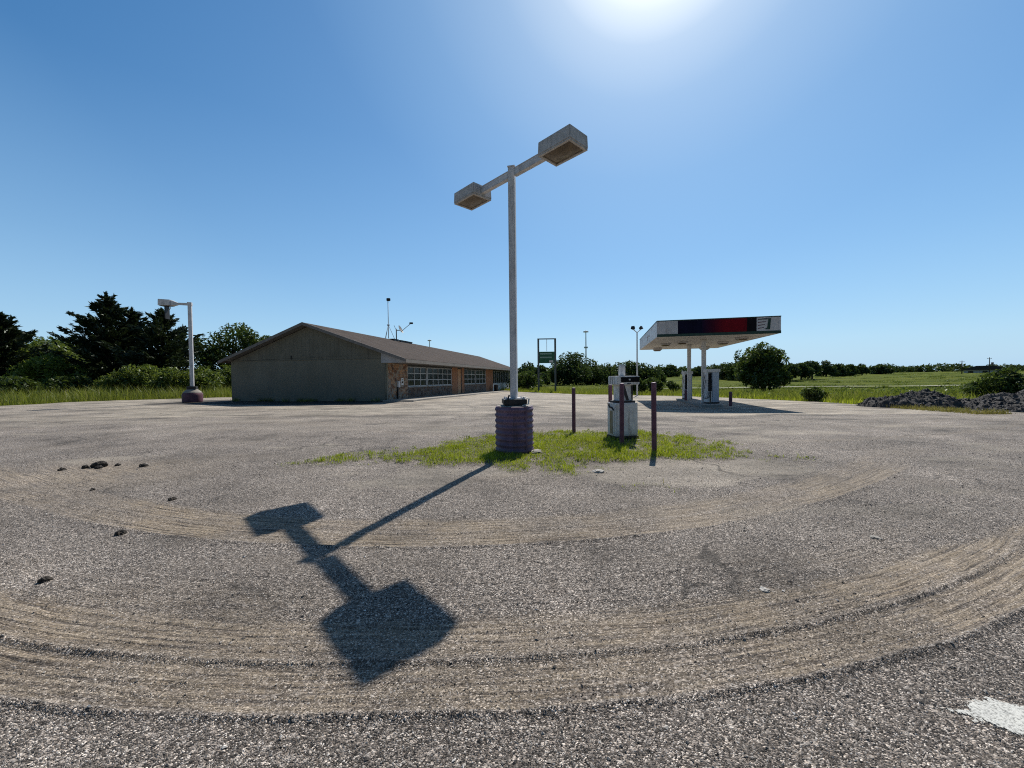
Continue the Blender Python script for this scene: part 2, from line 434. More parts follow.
def faded_red():
    m, nt, out = newmat('faded_red_panel'); k = N(nt)
    tc = k.n('ShaderNodeTexCoord').outputs['Object']; sp = k.n('ShaderNodeSeparateXYZ'); k.l(tc, sp.inputs[0])
    b = k.n('ShaderNodeBsdfPrincipled'); b.inputs['Roughness'].default_value = .7; b.inputs['Specular IOR Level'].default_value = .06
    t = k.math('ADD', k.math('MULTIPLY', sp.outputs[0], .2), .5)
    c = k.ramp(t, [(.34, (.010, .009, .028)), (.46, (.05, .006, .018)), (.58, (.16, .008, .015)), (.75, (.17, .008, .014)), (.80, (.11, .007, .013))])
    c = k.mix(.5, c, k.ramp(k.noise(k.mapping(tc, (1, 1, .3)), 2.5, 4), [(.3, .6), (.7, 1.3)]), 'MULTIPLY')
    k.l(c, b.inputs['Base Color']); k.l(b.outputs[0], out.inputs[0]); return m
M['fadedred'] = faded_red()
M['blackpanel'] = worn('black_panel', (.010, .009, .012), (.008, .008, .009), .6, 2, bump=.02, spec=.08)
M['fascia'] = worn('canopy_grey_panel', (.62, .60, .60), (.52, .50, .50), .5, 1.5, 0, (.25, .22, .2), .4)
M['gable'] = worn('grey_green_block_wall', (.195, .19, .152), (.172, .167, .132), .85, .5, 0, (.11, .11, .095), .35, True, .3)
M['siding'] = worn('grey_green_siding', (.17, .163, .13), (.145, .14, .11), .8, 1.0, 0, (.09, .085, .07), .5, True, .3)
M['rake'] = worn('rake_board', (.20, .19, .18), (.16, .15, .14), .7, 1.5)
M['eavefascia'] = worn('eave_board', (.29, .25, .21), (.23, .20, .17), .7, 1.5)
M['palesoffit'] = worn('pale_soffit', (.46, .47, .50), (.38, .39, .42), .7, 2)
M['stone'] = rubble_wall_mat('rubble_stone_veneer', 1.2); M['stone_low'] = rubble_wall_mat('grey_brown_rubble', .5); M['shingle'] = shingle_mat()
M['wood'] = worn('tan_wood_door', (.46, .25, .12), (.36, .19, .09), .6, 5)
M['brick'] = worn('orange_brick', (.36, .18, .10), (.27, .13, .075), .9, 3, 0, (.14, .08, .055), .6, False, .4, .15, 14)
M['glass'] = glass_mat('dark_glass'); M['frame'] = worn('window_frame', (.46, .47, .48), (.38, .39, .40), .5, 5)
M['dish'] = worn('dish_grey', (.35, .34, .32), (.28, .27, .26), .5, 5)
M['bark'] = worn('bark', (.07, .055, .042), (.045, .036, .028), .95, 5, 0, None, .5, True, .6)
M['cedar'] = leafmat('cedar_foliage', (.010, .018, .010), (.032, .048, .020), .16, (.06, .072, .028))
M['leaf'] = leafmat('broad_leaves', (.018, .036, .010), (.075, .115, .026), .38, (.15, .19, .05))
M['leaf_far'] = leafmat('distant_leaves', (.022, .042, .014), (.065, .10, .03), .32, (.11, .14, .045))
M['leaf_light'] = leafmat('light_leaves', (.07, .105, .018), (.20, .255, .045), .48, (.32, .36, .08))
M['leaf_mid'] = leafmat('mid_leaves', (.042, .074, .015), (.135, .18, .036), .44, (.23, .27, .07))
M['grass'] = leafmat('weed_blades', (.15, .205, .012), (.33, .40, .03), .48, (.56, .50, .13))
M['tall'] = leafmat('tall_grass_blades', (.09, .125, .02), (.22, .26, .045), .45, (.42, .36, .15))
M['dry'] = leafmat('dry_grass_blades', (.13, .13, .035), (.24, .22, .07), .4, (.36, .30, .14))
M['stones'] = stonemat('loose_stones', [(0, (.04, .037, .035)), (.35, (.13, .115, .10)), (.7, (.26, .23, .20)), (.9, (.44, .40, .355)), (1, (.75, .70, .64))])
M['millings'] = stonemat('asphalt_millings', [(0, (.03, .03, .034)), (.6, (.06, .058, .062)), (.92, (.11, .105, .10)), (1, (.22, .2, .18))], .6, 12)
M['chip'] = worn('pale_concrete_chip', (.56, .53, .48), (.44, .41, .37), .9, 9, 0, (.25, .22, .19), .5, False, .6)
M['clod'] = worn('dark_clod', (.045, .037, .03), (.03, .025, .02), .95, 14, 0, (.09, .07, .05), .5, False, .8)
M['signpost'] = worn('grey_sign_post', (.13, .145, .145), (.10, .115, .115), .7, 3)
M['roofdark'] = worn('dark_vent', (.03, .03, .032), (.02, .02, .022), .6, 3)

# ------------------------------------------------------------------ ground (to the horizon) and lot
def axis(stops):
    """[(pos, step)...] -> coordinates with step growing from stop to stop"""
    out = [stops[0][0]]
    for (a, sa), (b, sb) in zip(stops, stops[1:]):
        p = a
        while p < b - 1e-6:
            t = (p - a) / (b - a); p = p + sa * (1 - t) + sb * t
            out.append(min(p, b))
    return np.array(sorted(set(np.round(out, 5))))

def grid_mesh(name, xs, ys, zf, m, keep=None):
    X, Y = np.meshgrid(xs, ys); nx, ny = len(xs), len(ys)
    Z = zf(X, Y)
    V = np.stack([X, Y, Z], -1).reshape(-1, 3)
    i = np.arange(nx * ny).reshape(ny, nx)
    F = np.stack([i[:-1, :-1], i[:-1, 1:], i[1:, 1:], i[1:, :-1]], -1).reshape(-1, 4)
    if keep is not None:
        kv = keep(X, Y).reshape(-1)
        F = F[kv[F].any(1)]
        used = np.zeros(len(V), bool); used[F.ravel()] = True
        mp = np.cumsum(used) - 1
        V = V[used]; F = mp[F]
    return np_mesh(name, V, F, m, smooth=True), V

gx = axis([(-3000, 400), (-400, 40), (-90, 4), (-40, 1.0), (40, 1.0), (90, 4), (400, 40), (3000, 400)])
gy = axis([(-1500, 400), (-60, 20), (-16, 1.5), (75, 1.2), (160, 6), (500, 40), (3500, 400)])
def zground(X, Y):
    sd = poly_sd(X, Y, LOT)
    z = G(X, Y) + .12 * (fbm(X * .25, Y * .25, 5) - .5) * ss(-sd / 6) + 2.4 * (fbm(X * .012, Y * .012, 8) - .5) * ss((Y - 95) / 80) + .9 * (fbm(X * .05, Y * .05, 9) - .5) * ss((Y - 60) / 40)
    return z - .02 - .22 * ss((sd + .3) / 2.0)
ground, _ = grid_mesh('ground', gx, gy, zground, M['ground'])
tag(ground, kind='structure')

# wheel tracks of a truck that circled the pump island: outer edge curves y = f(x), twin tyres about 0.66 m wide
T1 = np.array([(-7.2, 4.0), (-5.5, 2.98), (-4.2, 2.3), (-3.3, 2.03), (-2.56, 1.89), (-2.02, 1.84), (-1.51, 1.81), (-1.02, 1.8), (-.55, 1.8), (-.07, 1.81), (.41, 1.84), (.92, 1.89),
               (1.49, 1.98), (2.17, 2.13), (2.66, 2.27), (3.34, 2.5), (4.3, 2.92), (5.4, 3.55), (6.6, 4.4), (7.6, 5.25)])
T2 = np.array([(-10.5, 6.9), (-8.6, 5.95), (-7.04, 5.2), (-5.7, 4.66), (-4.57, 4.22), (-3.12, 3.8), (-2.03, 3.61), (-1.06, 3.55), (-.13, 3.57), (.83, 3.67),
               (1.93, 3.93), (3.01, 4.31), (4.4, 4.99), (6.13, 6.06), (7.6, 7.1), (9.0, 8.2)])
def spline(P):
    xs = np.linspace(P[0, 0], P[-1, 0], 400)
    ys = np.interp(xs, P[:, 0], P[:, 1])
    kx = np.hanning(41); kx /= kx.sum()
    yp = np.pad(ys, 20, mode='reflect', reflect_type='odd')
    return xs, np.convolve(yp, kx, 'valid')
S1, S2 = spline(T1), spline(T2)
def track(x, y, S):
    f = np.interp(x, S[0], S[1]); d1 = np.interp(x, S[0], np.gradient(S[1], S[0]))
    d = (y - f) / np.sqrt(1 + d1 * d1)
    w = (fbm(x * 1.1, y * 1.1, 44, 3) - .5) * .05
    ok = (x > S[0][0]) & (x < S[0][-1])
    return np.where(ok, d + w, 9.)
def bell(d, c, s): return np.exp(-((d - c) / s) ** 2)
def ridge_noise(x, y, s): return .35 + 1.3 * fbm(x * 7, y * 7, s, 3)
def track_fields(x, y):
    d1, d2 = track(x, y, S1), track(x, y, S2)
    out = []
    for d, k, W in ((d1, 0, .66), (d2, 1, .64)):
        e = (fbm(x * 5, y * 5, 60 + k, 3) - .5) * .1
        Wx = W - (.27 * ss((x - 3.4) / 2.0) if k == 0 else 0)
        body = ss((d + .02 + e * .3) / .04) * ss((Wx + .10 - d + e) / .16)
        if k == 1:
            fade = ss((x + 11) / 3.5) * ss((9 - x) / 5.0) * (.5 + .5 * ss((fbm(x * .9, y * .9, 71) - .36) / .25))
        else:
            fade = (.75 + .25 * ss((fbm(x * .6, y * .6, 72) - .35) / .2)) * ss((6.2 - x) / 1.4)
        body = body * fade * (.74 + .26 * ss((fbm(x * 3.2, y * 3.2, 75 + k, 3) - .36) / .2))
        body = body * (1 - (.75 if k == 0 else .45) * bell(d, .32 + .02 * (fbm(x * 2, y * 2, 140 + k) - .5), .04))
        h = -.012 * body
        h = h + .022 * bell(d, -.03, .022) * ridge_noise(x, y, 80 + k) * (1 if k == 0 else .6) * fade
        h = h + (.020 * bell(d, .315, .015) * fade if k == 0 else .010 * bell(d, .3, .016) * fade) * (.45 + .55 * ridge_noise(x, y, 84 + k))
        for c, a in ((.10, .006), (.17, .008), (.235, .006), (.42, .007), (.47, .006), (.55, .009), (.62, .007), (.70, .006)):
            h = h + 1.3 * a * bell(d, c, .010) * ridge_noise(x * .35, y * .35, 88 + k + int(c * 100)) * body
        if k == 0:   # thrown sand and faint combed lines inside the turn
            for c in (.82, .95, 1.1):
                h = h + .006 * bell(d, c, .015) * ridge_noise(x * .4, y * .4, 130 + int(c * 10))
            body = np.maximum(body, .42 * ss((4.2 - x) / 1.5) * ss((d - .5) / .15) * ss((1.2 - d) / .5) * ss((fbm(x * 1.5, y * 1.5, 77) - .35) / .3))
        out.append((d, body, h))
    return out

WEED = np.array([(-4.15, 6.95), (-3.2, 7.9), (-2.1, 8.7), (-1.0, 9.6), (-.2, 10.2), (1.3, 10.55), (3.6, 10.9), (4.6, 10.2), (4.75, 9.0), (4.9, 8.0), (5.3, 7.1), (4.4, 7.0),
                 (3.4, 7.2), (2.6, 7.05), (1.9, 6.6), (1.4, 6.3), (.76, 6.15), (.2, 6.4), (-.6, 6.75), (-1.6, 6.85), (-2.9, 7.1)], float)
def weed_density(x, y):
    sd = poly_sd(x, y, WEED)
    n = fbm(x * 1.5, y * 1.5, 91, 3); n2 = fbm(x * 5.5, y * 5.5, 97, 2)
    bias = .16 * ss((-.7 - x) / 1.3) + .22 * ss((x - 2.9) / 1.3) + .14 * ss((7.3 - y) / .9)
    d = (1.05 + .35 * ss((sd - .5) / .6)) * ss((sd + .4) / .95) + (n - .5) * 2.3 + (n2 - .5) * 2.0 - .10 * ss((x - 1.9) / .5) - bias
    d = d * ss((sd + .45) / .5)
    extra = ss((.6 - np.hypot((x - 1.95), (y - 5.35) * 1.8)) / .6) * ss((n2 - .4) / .3) * .35
    return np.clip(np.maximum(d, extra), 0, 1)

def zlot(X, Y):
    z = G(X, Y) + .05 * (fbm(X * .35, Y * .35, 3, 4) - .5) + .014 * (fbm(X * 3, Y * 3, 4, 3) - .5) + .006 * (fbm(X * 22, Y * 22, 6, 2) - .5)
    near = (Y < 11) & (np.abs(X) < 12)
    add = np.zeros_like(z)
    x, y = X[near], Y[near]
    add[near] = sum(h for _, _, h in track_fields(x, y)) + .03 * weed_density(x, y)
    sd = lot_sd(X, Y)
    return z + add - .05 * ss((.6 - sd) / 1.2)
lx = axis([(-82, 6), (-40, .8), (-14, .3), (-5.5, .06), (-3.6, .026), (3.6, .026), (5.5, .05), (12, .25), (36, .6)])
ly = axis([(-15, 3), (0, .2), (1.3, .016), (2.9, .014), (4.6, .02), (8, .04), (12, .1), (30, .35), (78, .6)])
lot, LV = grid_mesh('gravel_lot', lx, ly, zlot, M['lot'], keep=lambda X, Y: lot_sd(X, Y) > 0)
tag(lot, kind='structure')
x, y = LV[:, 0], LV[:, 1]
tf = track_fields(x, y)
sand = np.clip(tf[0][1] + tf[1][1], 0, 1)
# churned dusty area where the truck turned, on the left
churn = ss((2.6 - np.hypot((x + 7.6) * .75, (y - 6.4) * 1.5)) / 2.2) * (.35 + .65 * ss((fbm(x * .9, y * 1.3, 55) - .35) / .25))
sand = np.maximum(sand, .85 * churn)
for c0, c1, c2, wd_, am in ((11.9, .05, .006, .16, .35), (13.6, .05, .006, .16, .3), (9.6, -.30, .028, .14, .3), (11.2, -.32, .030, .14, .28), (16.5, .10, .004, .25, .3), (6.1, .42, .03, .12, .25)):
    yc_ = c0 + c1 * x + c2 * x * x
    sand = np.maximum(sand, am * bell((y - yc_) / np.sqrt(1 + (c1 + 2 * c2 * x) ** 2), 0, wd_ * (.7 + .8 * fbm(x * .5, y * .5, 68))) * ss((fbm(x * .35, y * .35, 69) - .38) / .2))
far = .42 * ss((y - 10.0) / 4) * (.2 + .8 * ss((fbm(x * .25, y * .7, 57) - .38) / .22))
slab = ss((y - 15.6 + .02 * (x - 2) ** 2 * .1 + 1.5 * (fbm(x * .5, y * .9, 67, 4) - .5)) / .7) * (.55 + .45 * ss((fbm(x * .3, y * .6, 56) - .34) / .2))
pale = np.clip(np.maximum(far, slab), 0, 1)
pale = np.maximum(pale, .55 * ss((fbm(x * .5, y * .8, 58) - .62) / .1) * ss((y - 3.5) / 2))
band = ss(1 - np.abs(y - 13.9 - .08 * x + .5 * (fbm(x * .3, y * 0 + 3, 59) - .5)) / 1.1) * .75
pale = pale * (1 - band)
wd = np.where((np.abs(x) < 7) & (y < 13), weed_density(x, y), 0)
edge = ss((1.2 - lot_sd(x, y)) / 1.2)
dark = .45 * ss((fbm(x * .35, y * .9, 61) - .62) / .06) * ss((y - 9) / 4)
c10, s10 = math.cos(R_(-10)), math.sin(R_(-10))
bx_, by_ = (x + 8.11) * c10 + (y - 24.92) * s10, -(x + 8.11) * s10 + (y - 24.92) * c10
gable_strip = ss((by_ + 3.6 + 1.0 * (fbm(x * .8, y * .8, 62) - .5)) / .5) * ss((1.2 - by_) / .5) * ss((bx_ + 15.5) / 1.5) * ss((.8 - bx_) / .8)  # darker strip of the lot along the foot of the gable wall
dark = np.maximum(dark, .88 * gable_strip)
apron = ss((6.5 - bx_ - by_ * .02 + 3 * (fbm(x * .2, y * .2, 64) - .5)) / 2.5) * ss((bx_ - 1.0) / .5) * ss((by_ + 1) / 2)
apron = np.maximum(apron, ss((by_ + 6.6 + (fbm(x * .4, y * .4, 66) - .5) * 2) / .9) * ss((-3.6 - by_) / .8) * ss((bx_ + 16) / 4) * ss((6 - bx_) / 3))
pale = np.maximum(pale, .95 * apron); dark = np.maximum(dark - .3 * apron, 0)
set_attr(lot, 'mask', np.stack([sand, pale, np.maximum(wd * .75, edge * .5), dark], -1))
use2 = np.abs(tf[1][0] - .3) < np.abs(tf[0][0] - .3)
dd = np.where(use2, tf[1][0], tf[0][0])
trk = np.stack([x, np.where(dd > 8, y, dd), np.zeros_like(x)], -1)
a = lot.data.attributes.new('trk', 'FLOAT_VECTOR', 'POINT'); a.data.foreach_set('vector', np.ascontiguousarray(trk, dtype=np.float32).ravel())
# sampled lot surface for things that rest on it
def surf(x, y):
    return float(zlot(np.array([[x]], float), np.array([[y]], float))[0, 0])
def surfA(x, y):
    return zlot(np.asarray(x, float)[None, :], np.asarray(y, float)[None, :])[0]

# old white paint mark, bottom right
def strip_mat(name, c, amt):
    m, nt, out = newmat(name); k = N(nt)
    P = k.n('ShaderNodeNewGeometry').outputs['Position']
    b = k.n('ShaderNodeBsdfPrincipled'); b.inputs['Roughness'].default_value = .8
    n = k.noise(P, 95, 4, .7); n2 = k.noise(k.mapping(P, (1, 1, 1), (0, 0, .6)), 13, 5, .65)
    k.l(k.mix(k.ramp(n, [(.36, 0), (.52, 1)]), tuple(v * .33 for v in c), c), b.inputs['Base Color'])
    at = k.n('ShaderNodeAttribute', attribute_name='edge')
    al = k.math('ADD', k.math('MULTIPLY', at.outputs['Fac'], .75), k.math('ADD', k.math('MULTIPLY', n, .75), k.math('MULTIPLY', n2, .75)))
    tr = k.n('ShaderNodeBsdfTransparent'); mx = k.n('ShaderNodeMixShader')
    k.l(k.ramp(al, [(amt, 0), (amt + .07, 1)]), mx.inputs[0]); k.l(tr.outputs[0], mx.inputs[1]); k.l(b.outputs[0], mx.inputs[2])
    bp = k.n('ShaderNodeBump', i_Strength=.8, i_Distance=.006); k.l(n, bp.inputs['Height']); k.l(bp.outputs[0], b.inputs['Normal'])
    k.l(mx.outputs[0], out.inputs[0]); return m
def patch(name, P, m, step=.02, lift=.006, soft=.12):
    P = np.array(P, float)
    xs = np.arange(P[:, 0].min() - .05, P[:, 0].max() + .05, step); ys = np.arange(P[:, 1].min() - .05, P[:, 1].max() + .05, step)
    o, V = grid_mesh(name, xs, ys, lambda X, Y: zlot(X, Y) + lift, m, keep=lambda X, Y: poly_sd(X, Y, P) > -.03)
    sd = poly_sd(V[:, 0], V[:, 1], P)
    set_attr(o, 'edge', np.clip(sd / soft, -1, 1), 'FLOAT')
    return o
paint = patch('paint_mark', [(1.98, 1.79), (2.06, 1.795), (2.12, 1.80), (2.2, 1.85), (2.32, 1.83), (2.46, 1.76), (2.6, 1.66), (2.72, 1.52), (2.66, 1.42), (2.5, 1.44), (2.34, 1.52), (2.2, 1.62), (2.1, 1.70)], strip_mat('old_white_paint', (.62, .61, .56), .86), .006)
tag(paint, kind='structure')

# ------------------------------------------------------------------ loose gravel
def stones_mesh(name, px, py, pz, size, m, seed=1, flat=.65):
    r = np.random.default_rng(seed); n = len(px)
    ico = np.array([(1, 0, 0), (-1, 0, 0), (0, 1, 0), (0, -1, 0), (0, 0, 1), (0, 0, -1)], float)
    fc = np.array([(0, 2, 4), (2, 1, 4), (1, 3, 4), (3, 0, 4), (2, 0, 5), (1, 2, 5), (3, 1, 5), (0, 3, 5)])
    V = ico[None] * (1 + r.uniform(-.35, .35, (n, 6, 3)))  + r.uniform(-.25, .25, (n, 6, 3))
    V[:, :, 2] *= flat; V *= size[:, None, None] * np.stack([r.uniform(.8, 1.35, n), r.uniform(.7, 1.1, n), np.ones(n)], -1)[:, None, :]
    a = r.uniform(0, 6.283, n); ca, sa = np.cos(a)[:, None], np.sin(a)[:, None]
    X = V[:, :, 0] * ca - V[:, :, 1] * sa; Y = V[:, :, 0] * sa + V[:, :, 1] * ca
    V = np.stack([X + px[:, None], Y + py[:, None], V[:, :, 2] + pz[:, None]], -1)
    F = fc[None] + (np.arange(n) * 6)[:, None, None]
    return np_mesh(name, V.reshape(-1, 3), F.reshape(-1, 3), m)
def scatter_gravel():
    r = np.random.default_rng(12)
    n = 230000
    y = 1.35 + 7.5 * r.random(n) ** 1.8
    x = (r.random(n) * 2 - 1) * (y * 1.42 + .5)
    f = track_fields(x, y)
    s = np.clip(f[0][1] + f[1][1], 0, 1)
    rid = sum(bell(q[0], -.035, .04) for q in f) + bell(f[0][0], .315, .03)
    keep = r.random(n) < np.clip(.75 - .62 * s + .25 * np.clip(rid, 0, 1), .05, 1) * (.35 + .65 * ss((fbm(x * 1.2, y * 1.2, 23) - .3) / .3))
    x, y = x[keep], y[keep]
    size = .0024 + .0030 * r.random(len(x)) ** 2 + .006 * (r.random(len(x)) > .992)
    size *= .85 + y * .06
    z = surfA(x, y) + size * .25
    o = stones_mesh('loose_gravel', x, y, z, size, M['stones'], 3)
    tag(o, kind='stuff')
scatter_gravel()

# ------------------------------------------------------------------ blades
def blades(name, x, y, z, h, w, m, seed=1, lean=.35, parent=None):
    r = np.random.default_rng(seed); n = len(x)
    a = r.uniform(0, 6.283, n); l = r.uniform(0, 1, n) ** 1.3 * lean * h; b = r.uniform(0, 6.283, n)
    dx, dy = np.cos(a) * w / 2, np.sin(a) * w / 2
    mx, my = np.cos(b) * l * .35, np.sin(b) * l * .35
    V = np.zeros((n, 5, 3))
    V[:, 0] = np.stack([x - dx, y - dy, z - .01], -1); V[:, 1] = np.stack([x + dx, y + dy, z - .01], -1)
    V[:, 2] = np.stack([x + mx + dx * .75, y + my + dy * .75, z + h * .55], -1); V[:, 3] = np.stack([x + mx - dx * .75, y + my - dy * .75, z + h * .55], -1)
    V[:, 4] = np.stack([x + np.cos(b) * l, y + np.sin(b) * l, z + h], -1)
    f = np.array([(0, 1, 2), (0, 2, 3), (3, 2, 4)])
    F = f[None] + (np.arange(n) * 5)[:, None, None]
    return np_mesh(name, V.reshape(-1, 3), F.reshape(-1, 3), m, parent)
def weeds():
    r = np.random.default_rng(4); n = 150000
    x = r.uniform(-4.4, 5.6, n); y = r.uniform(5, 11, n)
    d = weed_density(x, y); k = r.random(n) < d ** 1.3 * .9
    x, y, d = x[k], y[k], d[k]
    clump = .5 + 1.0 * ss((fbm(x * 2.3, y * 2.3, 15) - .3) / .4)
    h = (.015 + .06 * r.random(len(x)) ** 1.8) * clump * (.4 + .6 * d)
    tuft = (r.random(len(x)) > .99); h = np.where(tuft, h * 1.9 + .04, h)
    o = blades('grass', x, y, surfA(x, y), h, .006 + .007 * r.random(len(x)), M['grass'], 5, 1.1)
    tag(o, kind='stuff')
    k = r.random(len(x)) > .988
    h = .06 + .16 * r.random(k.sum()) ** 1.5
    o = blades('dry_stalks', x[k], y[k], surfA(x[k], y[k]), h, .007, M['dry'], 9, .7); tag(o, kind='stuff')
    n = 1500; xx = r.uniform(-4.4, 5.6, n); yy = r.uniform(5.8, 10.9, n)
    q = r.random(n) < weed_density(xx, yy) * .55; xx, yy = xx[q], yy[q]
    rep_ = 9; X = np.repeat(xx, rep_) + r.normal(size=len(xx) * rep_) * .035; Y = np.repeat(yy, rep_) + r.normal(size=len(xx) * rep_) * .035
    C = np.stack([X, Y, surfA(X, Y) + .015 + .04 * r.random(len(X))], -1)
    o = leaf_quads('broad_leaf_weeds', C, .016, M['leaf_light'], None, 19, 1.2); tag(o, kind='stuff')
def verge(name, test, box, n, hr, w, m, seed, lean=.4):
    r = np.random.default_rng(seed)
    x = r.uniform(box[0], box[1], n); y = r.uniform(box[2], box[3], n)
    k = test(x, y, r); x, y = x[k], y[k]
    z = zground(x, y)
    c = .35 + .6 * ss((fbm(x * .5, y * .5, seed + 3) - .3) / .4) + .5 * ss((fbm(x * 2.3, y * 2.3, seed + 5) - .35) / .3)
    h = (hr[0] + (hr[1] - hr[0]) * r.random(len(x)) ** 1.2) * c
    o = blades(name, x, y, z, h, w * (.6 + .8 * r.random(len(x))), m, seed, lean)
    tag(o, kind='stuff')
verge('tall_grass', lambda x, y, r: (lot_sd(x, y) < .1) & (poly_sd(x, y, LOT) > -17) & (x < -8), (-75, -8, 8, 62), 280000, (.2, 1.0), .022, M['tall'], 21, .9)
verge('low_grass', lambda x, y, r: (lot_sd(x, y) < .25) & (poly_sd(x, y, LOT) > -2.2) & (x < -8), (-75, -8, 8, 62), 60000, (.08, .3), .03, M['grass'], 23)
verge('meadow_grass', lambda x, y, r: (lot_sd(x, y) < .1) & (poly_sd(x, y, LOT) > -26 * r.random(len(x)) - 2) & (x > -8) & ((x < 20.5) | (y > 24 + r.random(len(x)) * 3)), (-8, 70, 20, 90), 260000, (.12, .6), .04, M['tall'], 25, .9)
verge('verge_grass', lambda x, y, r: (lot_sd(x, y) < .5) & (poly_sd(x, y, LOT) > -1.6) & (x > -8) & (y > 20), (-8, 30, 20, 60), 60000, (.08, .4), .04, M['grass'], 27)

# ------------------------------------------------------------------ twin lamp in the middle
def corrugated(r, h, n=8, amp=.026):
    pr = [(r - .03, 0), (r, .0)]
    for i in range(n):
        z0 = h * i / n; dz = h / n
        for t in (.08, .22, .36, .5, .64, .78, .92):
            pr.append((r + amp * (math.cos((t - .5) * 2 * math.pi) * .5 + .5), z0 + dz * t))
    pr += [(r + .008, h), (r - .02, h + .004)]
    return pr
def lamp_head(parent, sgn, scale=1.0):
    hd = MB()
    L, W, Hh = .74, .52, .235
    c = sgn * (1.31)
    hd.hexa([(c - L / 2, -W / 2, -Hh / 2), (c + L / 2, -W / 2, -Hh / 2), (c + L / 2, W / 2, -Hh / 2), (c - L / 2, W / 2, -Hh / 2),
             (c - L / 2 + .008, -W / 2 + .008, Hh / 2), (c + L / 2 - .008, -W / 2 + .008, Hh / 2), (c + L / 2 - .008, W / 2 - .008, Hh / 2), (c - L / 2 + .008, W / 2 - .008, Hh / 2)])
    o = hd.build('lamp_head', M['head'], parent, .012)
    f = MB()
    for y0 in (-W / 2 + .03, W / 2 - .03): f.box((c, y0, -Hh / 2 - .012), (L - .02, .05, .024))
    for x0 in (c - L / 2 + .035, c + L / 2 - .035): f.box((x0, 0, -Hh / 2 - .012), (.05, W - .11, .024))
    f.build('lens_frame', M['head'], o, .004)
    ln = MB()
    nx, ny = 8, 6
    vs = []; fs = []
    for j in range(ny + 1):
        for i in range(nx + 1):
            u, v = i / nx * 2 - 1, j / ny * 2 - 1
            vs.append((c + u * (L / 2 - .062), v * (W / 2 - .057), -Hh / 2 - .006 - .035 * (1 - u * u) * (1 - v * v)))
    for j in range(ny):
        for i in range(nx):
            q = j * (nx + 1) + i; fs.append((q, q + nx + 1, q + nx + 2, q + 1))
    ln.add(vs, fs, True); ln.build('lens', M['lens'], o)
    return o
lamp = empty('twin_lamp', (.04, 7.96, surf(.04, 7.96)))
tag(lamp, 'tall grey pole lamp with two box heads standing in a purple corrugated barrel base', 'lamp')
BR, BH = .375, .94
MB().lathe(corrugated(BR, BH), n=56).build('barrel', M['purple'], lamp)
MB().bar((.235, -.318, 0), (.235, -.318, BH), .035, .02).build('barrel_seam', M['purple'], lamp)
MB().lathe([(BR - .03, BH - .03), (BR - .02, BH + .012), (.1, BH + .03)], n=40).build('concrete_fill', M['concrete'], lamp)
bpz = BH + .03
pl = MB().box((0, 0, bpz + .01), (.44, .44, .03), .12).box((0, 0, bpz + .07), (.47, .47, .095), .12).build('base_plate', M['black'], lamp, .006)
for sx in (-1, 1):
    for sy in (-1, 1):
        q = Matrix.Rotation(.12, 3, 'Z') @ Vector((sx * .17, sy * .17, 0))
        MB().tube([(q.x, q.y, bpz + .1), (q.x, q.y, bpz + .165)], .012, 8).lathe([(.03, 0), (.03, .03)], (q.x, q.y, bpz + .112), 6).build('bolt', M['galv'], pl)
MB().box((0, 0, bpz + .125), (.30, .30, .025), .2).build('pole_flange', M['galv'], lamp, .004)
MB().bar((.16, -.27, bpz - .0), (.285, -.2, bpz + .02), .03, .012).bar((.285, -.2, bpz + .02), (.3, -.18, bpz + .13), .03, .012).bar((.3, -.18, bpz + .13), (.19, -.14, bpz + .165), .03, .012).build('bent_strap', M['white'], lamp)
MB().bar((-.13, -.23, bpz - .02), (-.13, -.26, bpz + .11), .05, .015).bar((-.13, -.26, bpz + .11), (-.1, -.12, bpz + .2), .03, .012).build('bracket', M['black'], lamp)
TOP = 5.80
pm = MB(); pw = .136
pm.box((0, 0, (bpz + .137 + TOP) / 2), (pw, pw, TOP - bpz - .137), R_(-13)).build('pole', M['galv'], lamp, .01)
MB().box((0, 0, TOP + .012), (pw + .02, pw + .02, .024), R_(-13)).build('pole_cap', M['galv'], lamp, .004)
MB().box((0, 0, bpz + .28), (.006, .05, .09), R_(-13)).build('hand_hole_cover', M['black'], lamp, loc=(.0, -.0, 0))
arm = empty('arm_assembly', (.005, -.045, TOP - .14), R_(-46.6)); arm.parent = lamp
for sg_ in (-1, 1):
    x0_, x1_ = sorted((sg_ * .085, sg_ * .94))
    MB().box(((x0_ + x1_) / 2, 0, .0), (x1_ - x0_, .085, .12)).box(((x0_ + x1_) / 2, 0, .068), (x1_ - x0_, .10, .016)).box(((x0_ + x1_) / 2, 0, -.068), (x1_ - x0_, .10, .016)).build('arm', M['galv'], arm, .004)
for s in (-1, 1):
    o = lamp_head(arm, s); o.location = (0, 0, .0)
# keep hierarchy to thing > part > sub-part: reparent to the lamp
bpy.context.view_layer.update()
def reparent(o, p):
    mw = o.matrix_world.copy(); o.parent = p; o.matrix_parent_inverse = Matrix.Identity(4); o.matrix_basis = p.matrix_world.inverted() @ mw
for o in list(arm.children): reparent(o, lamp)
bpy.data.objects.remove(arm)

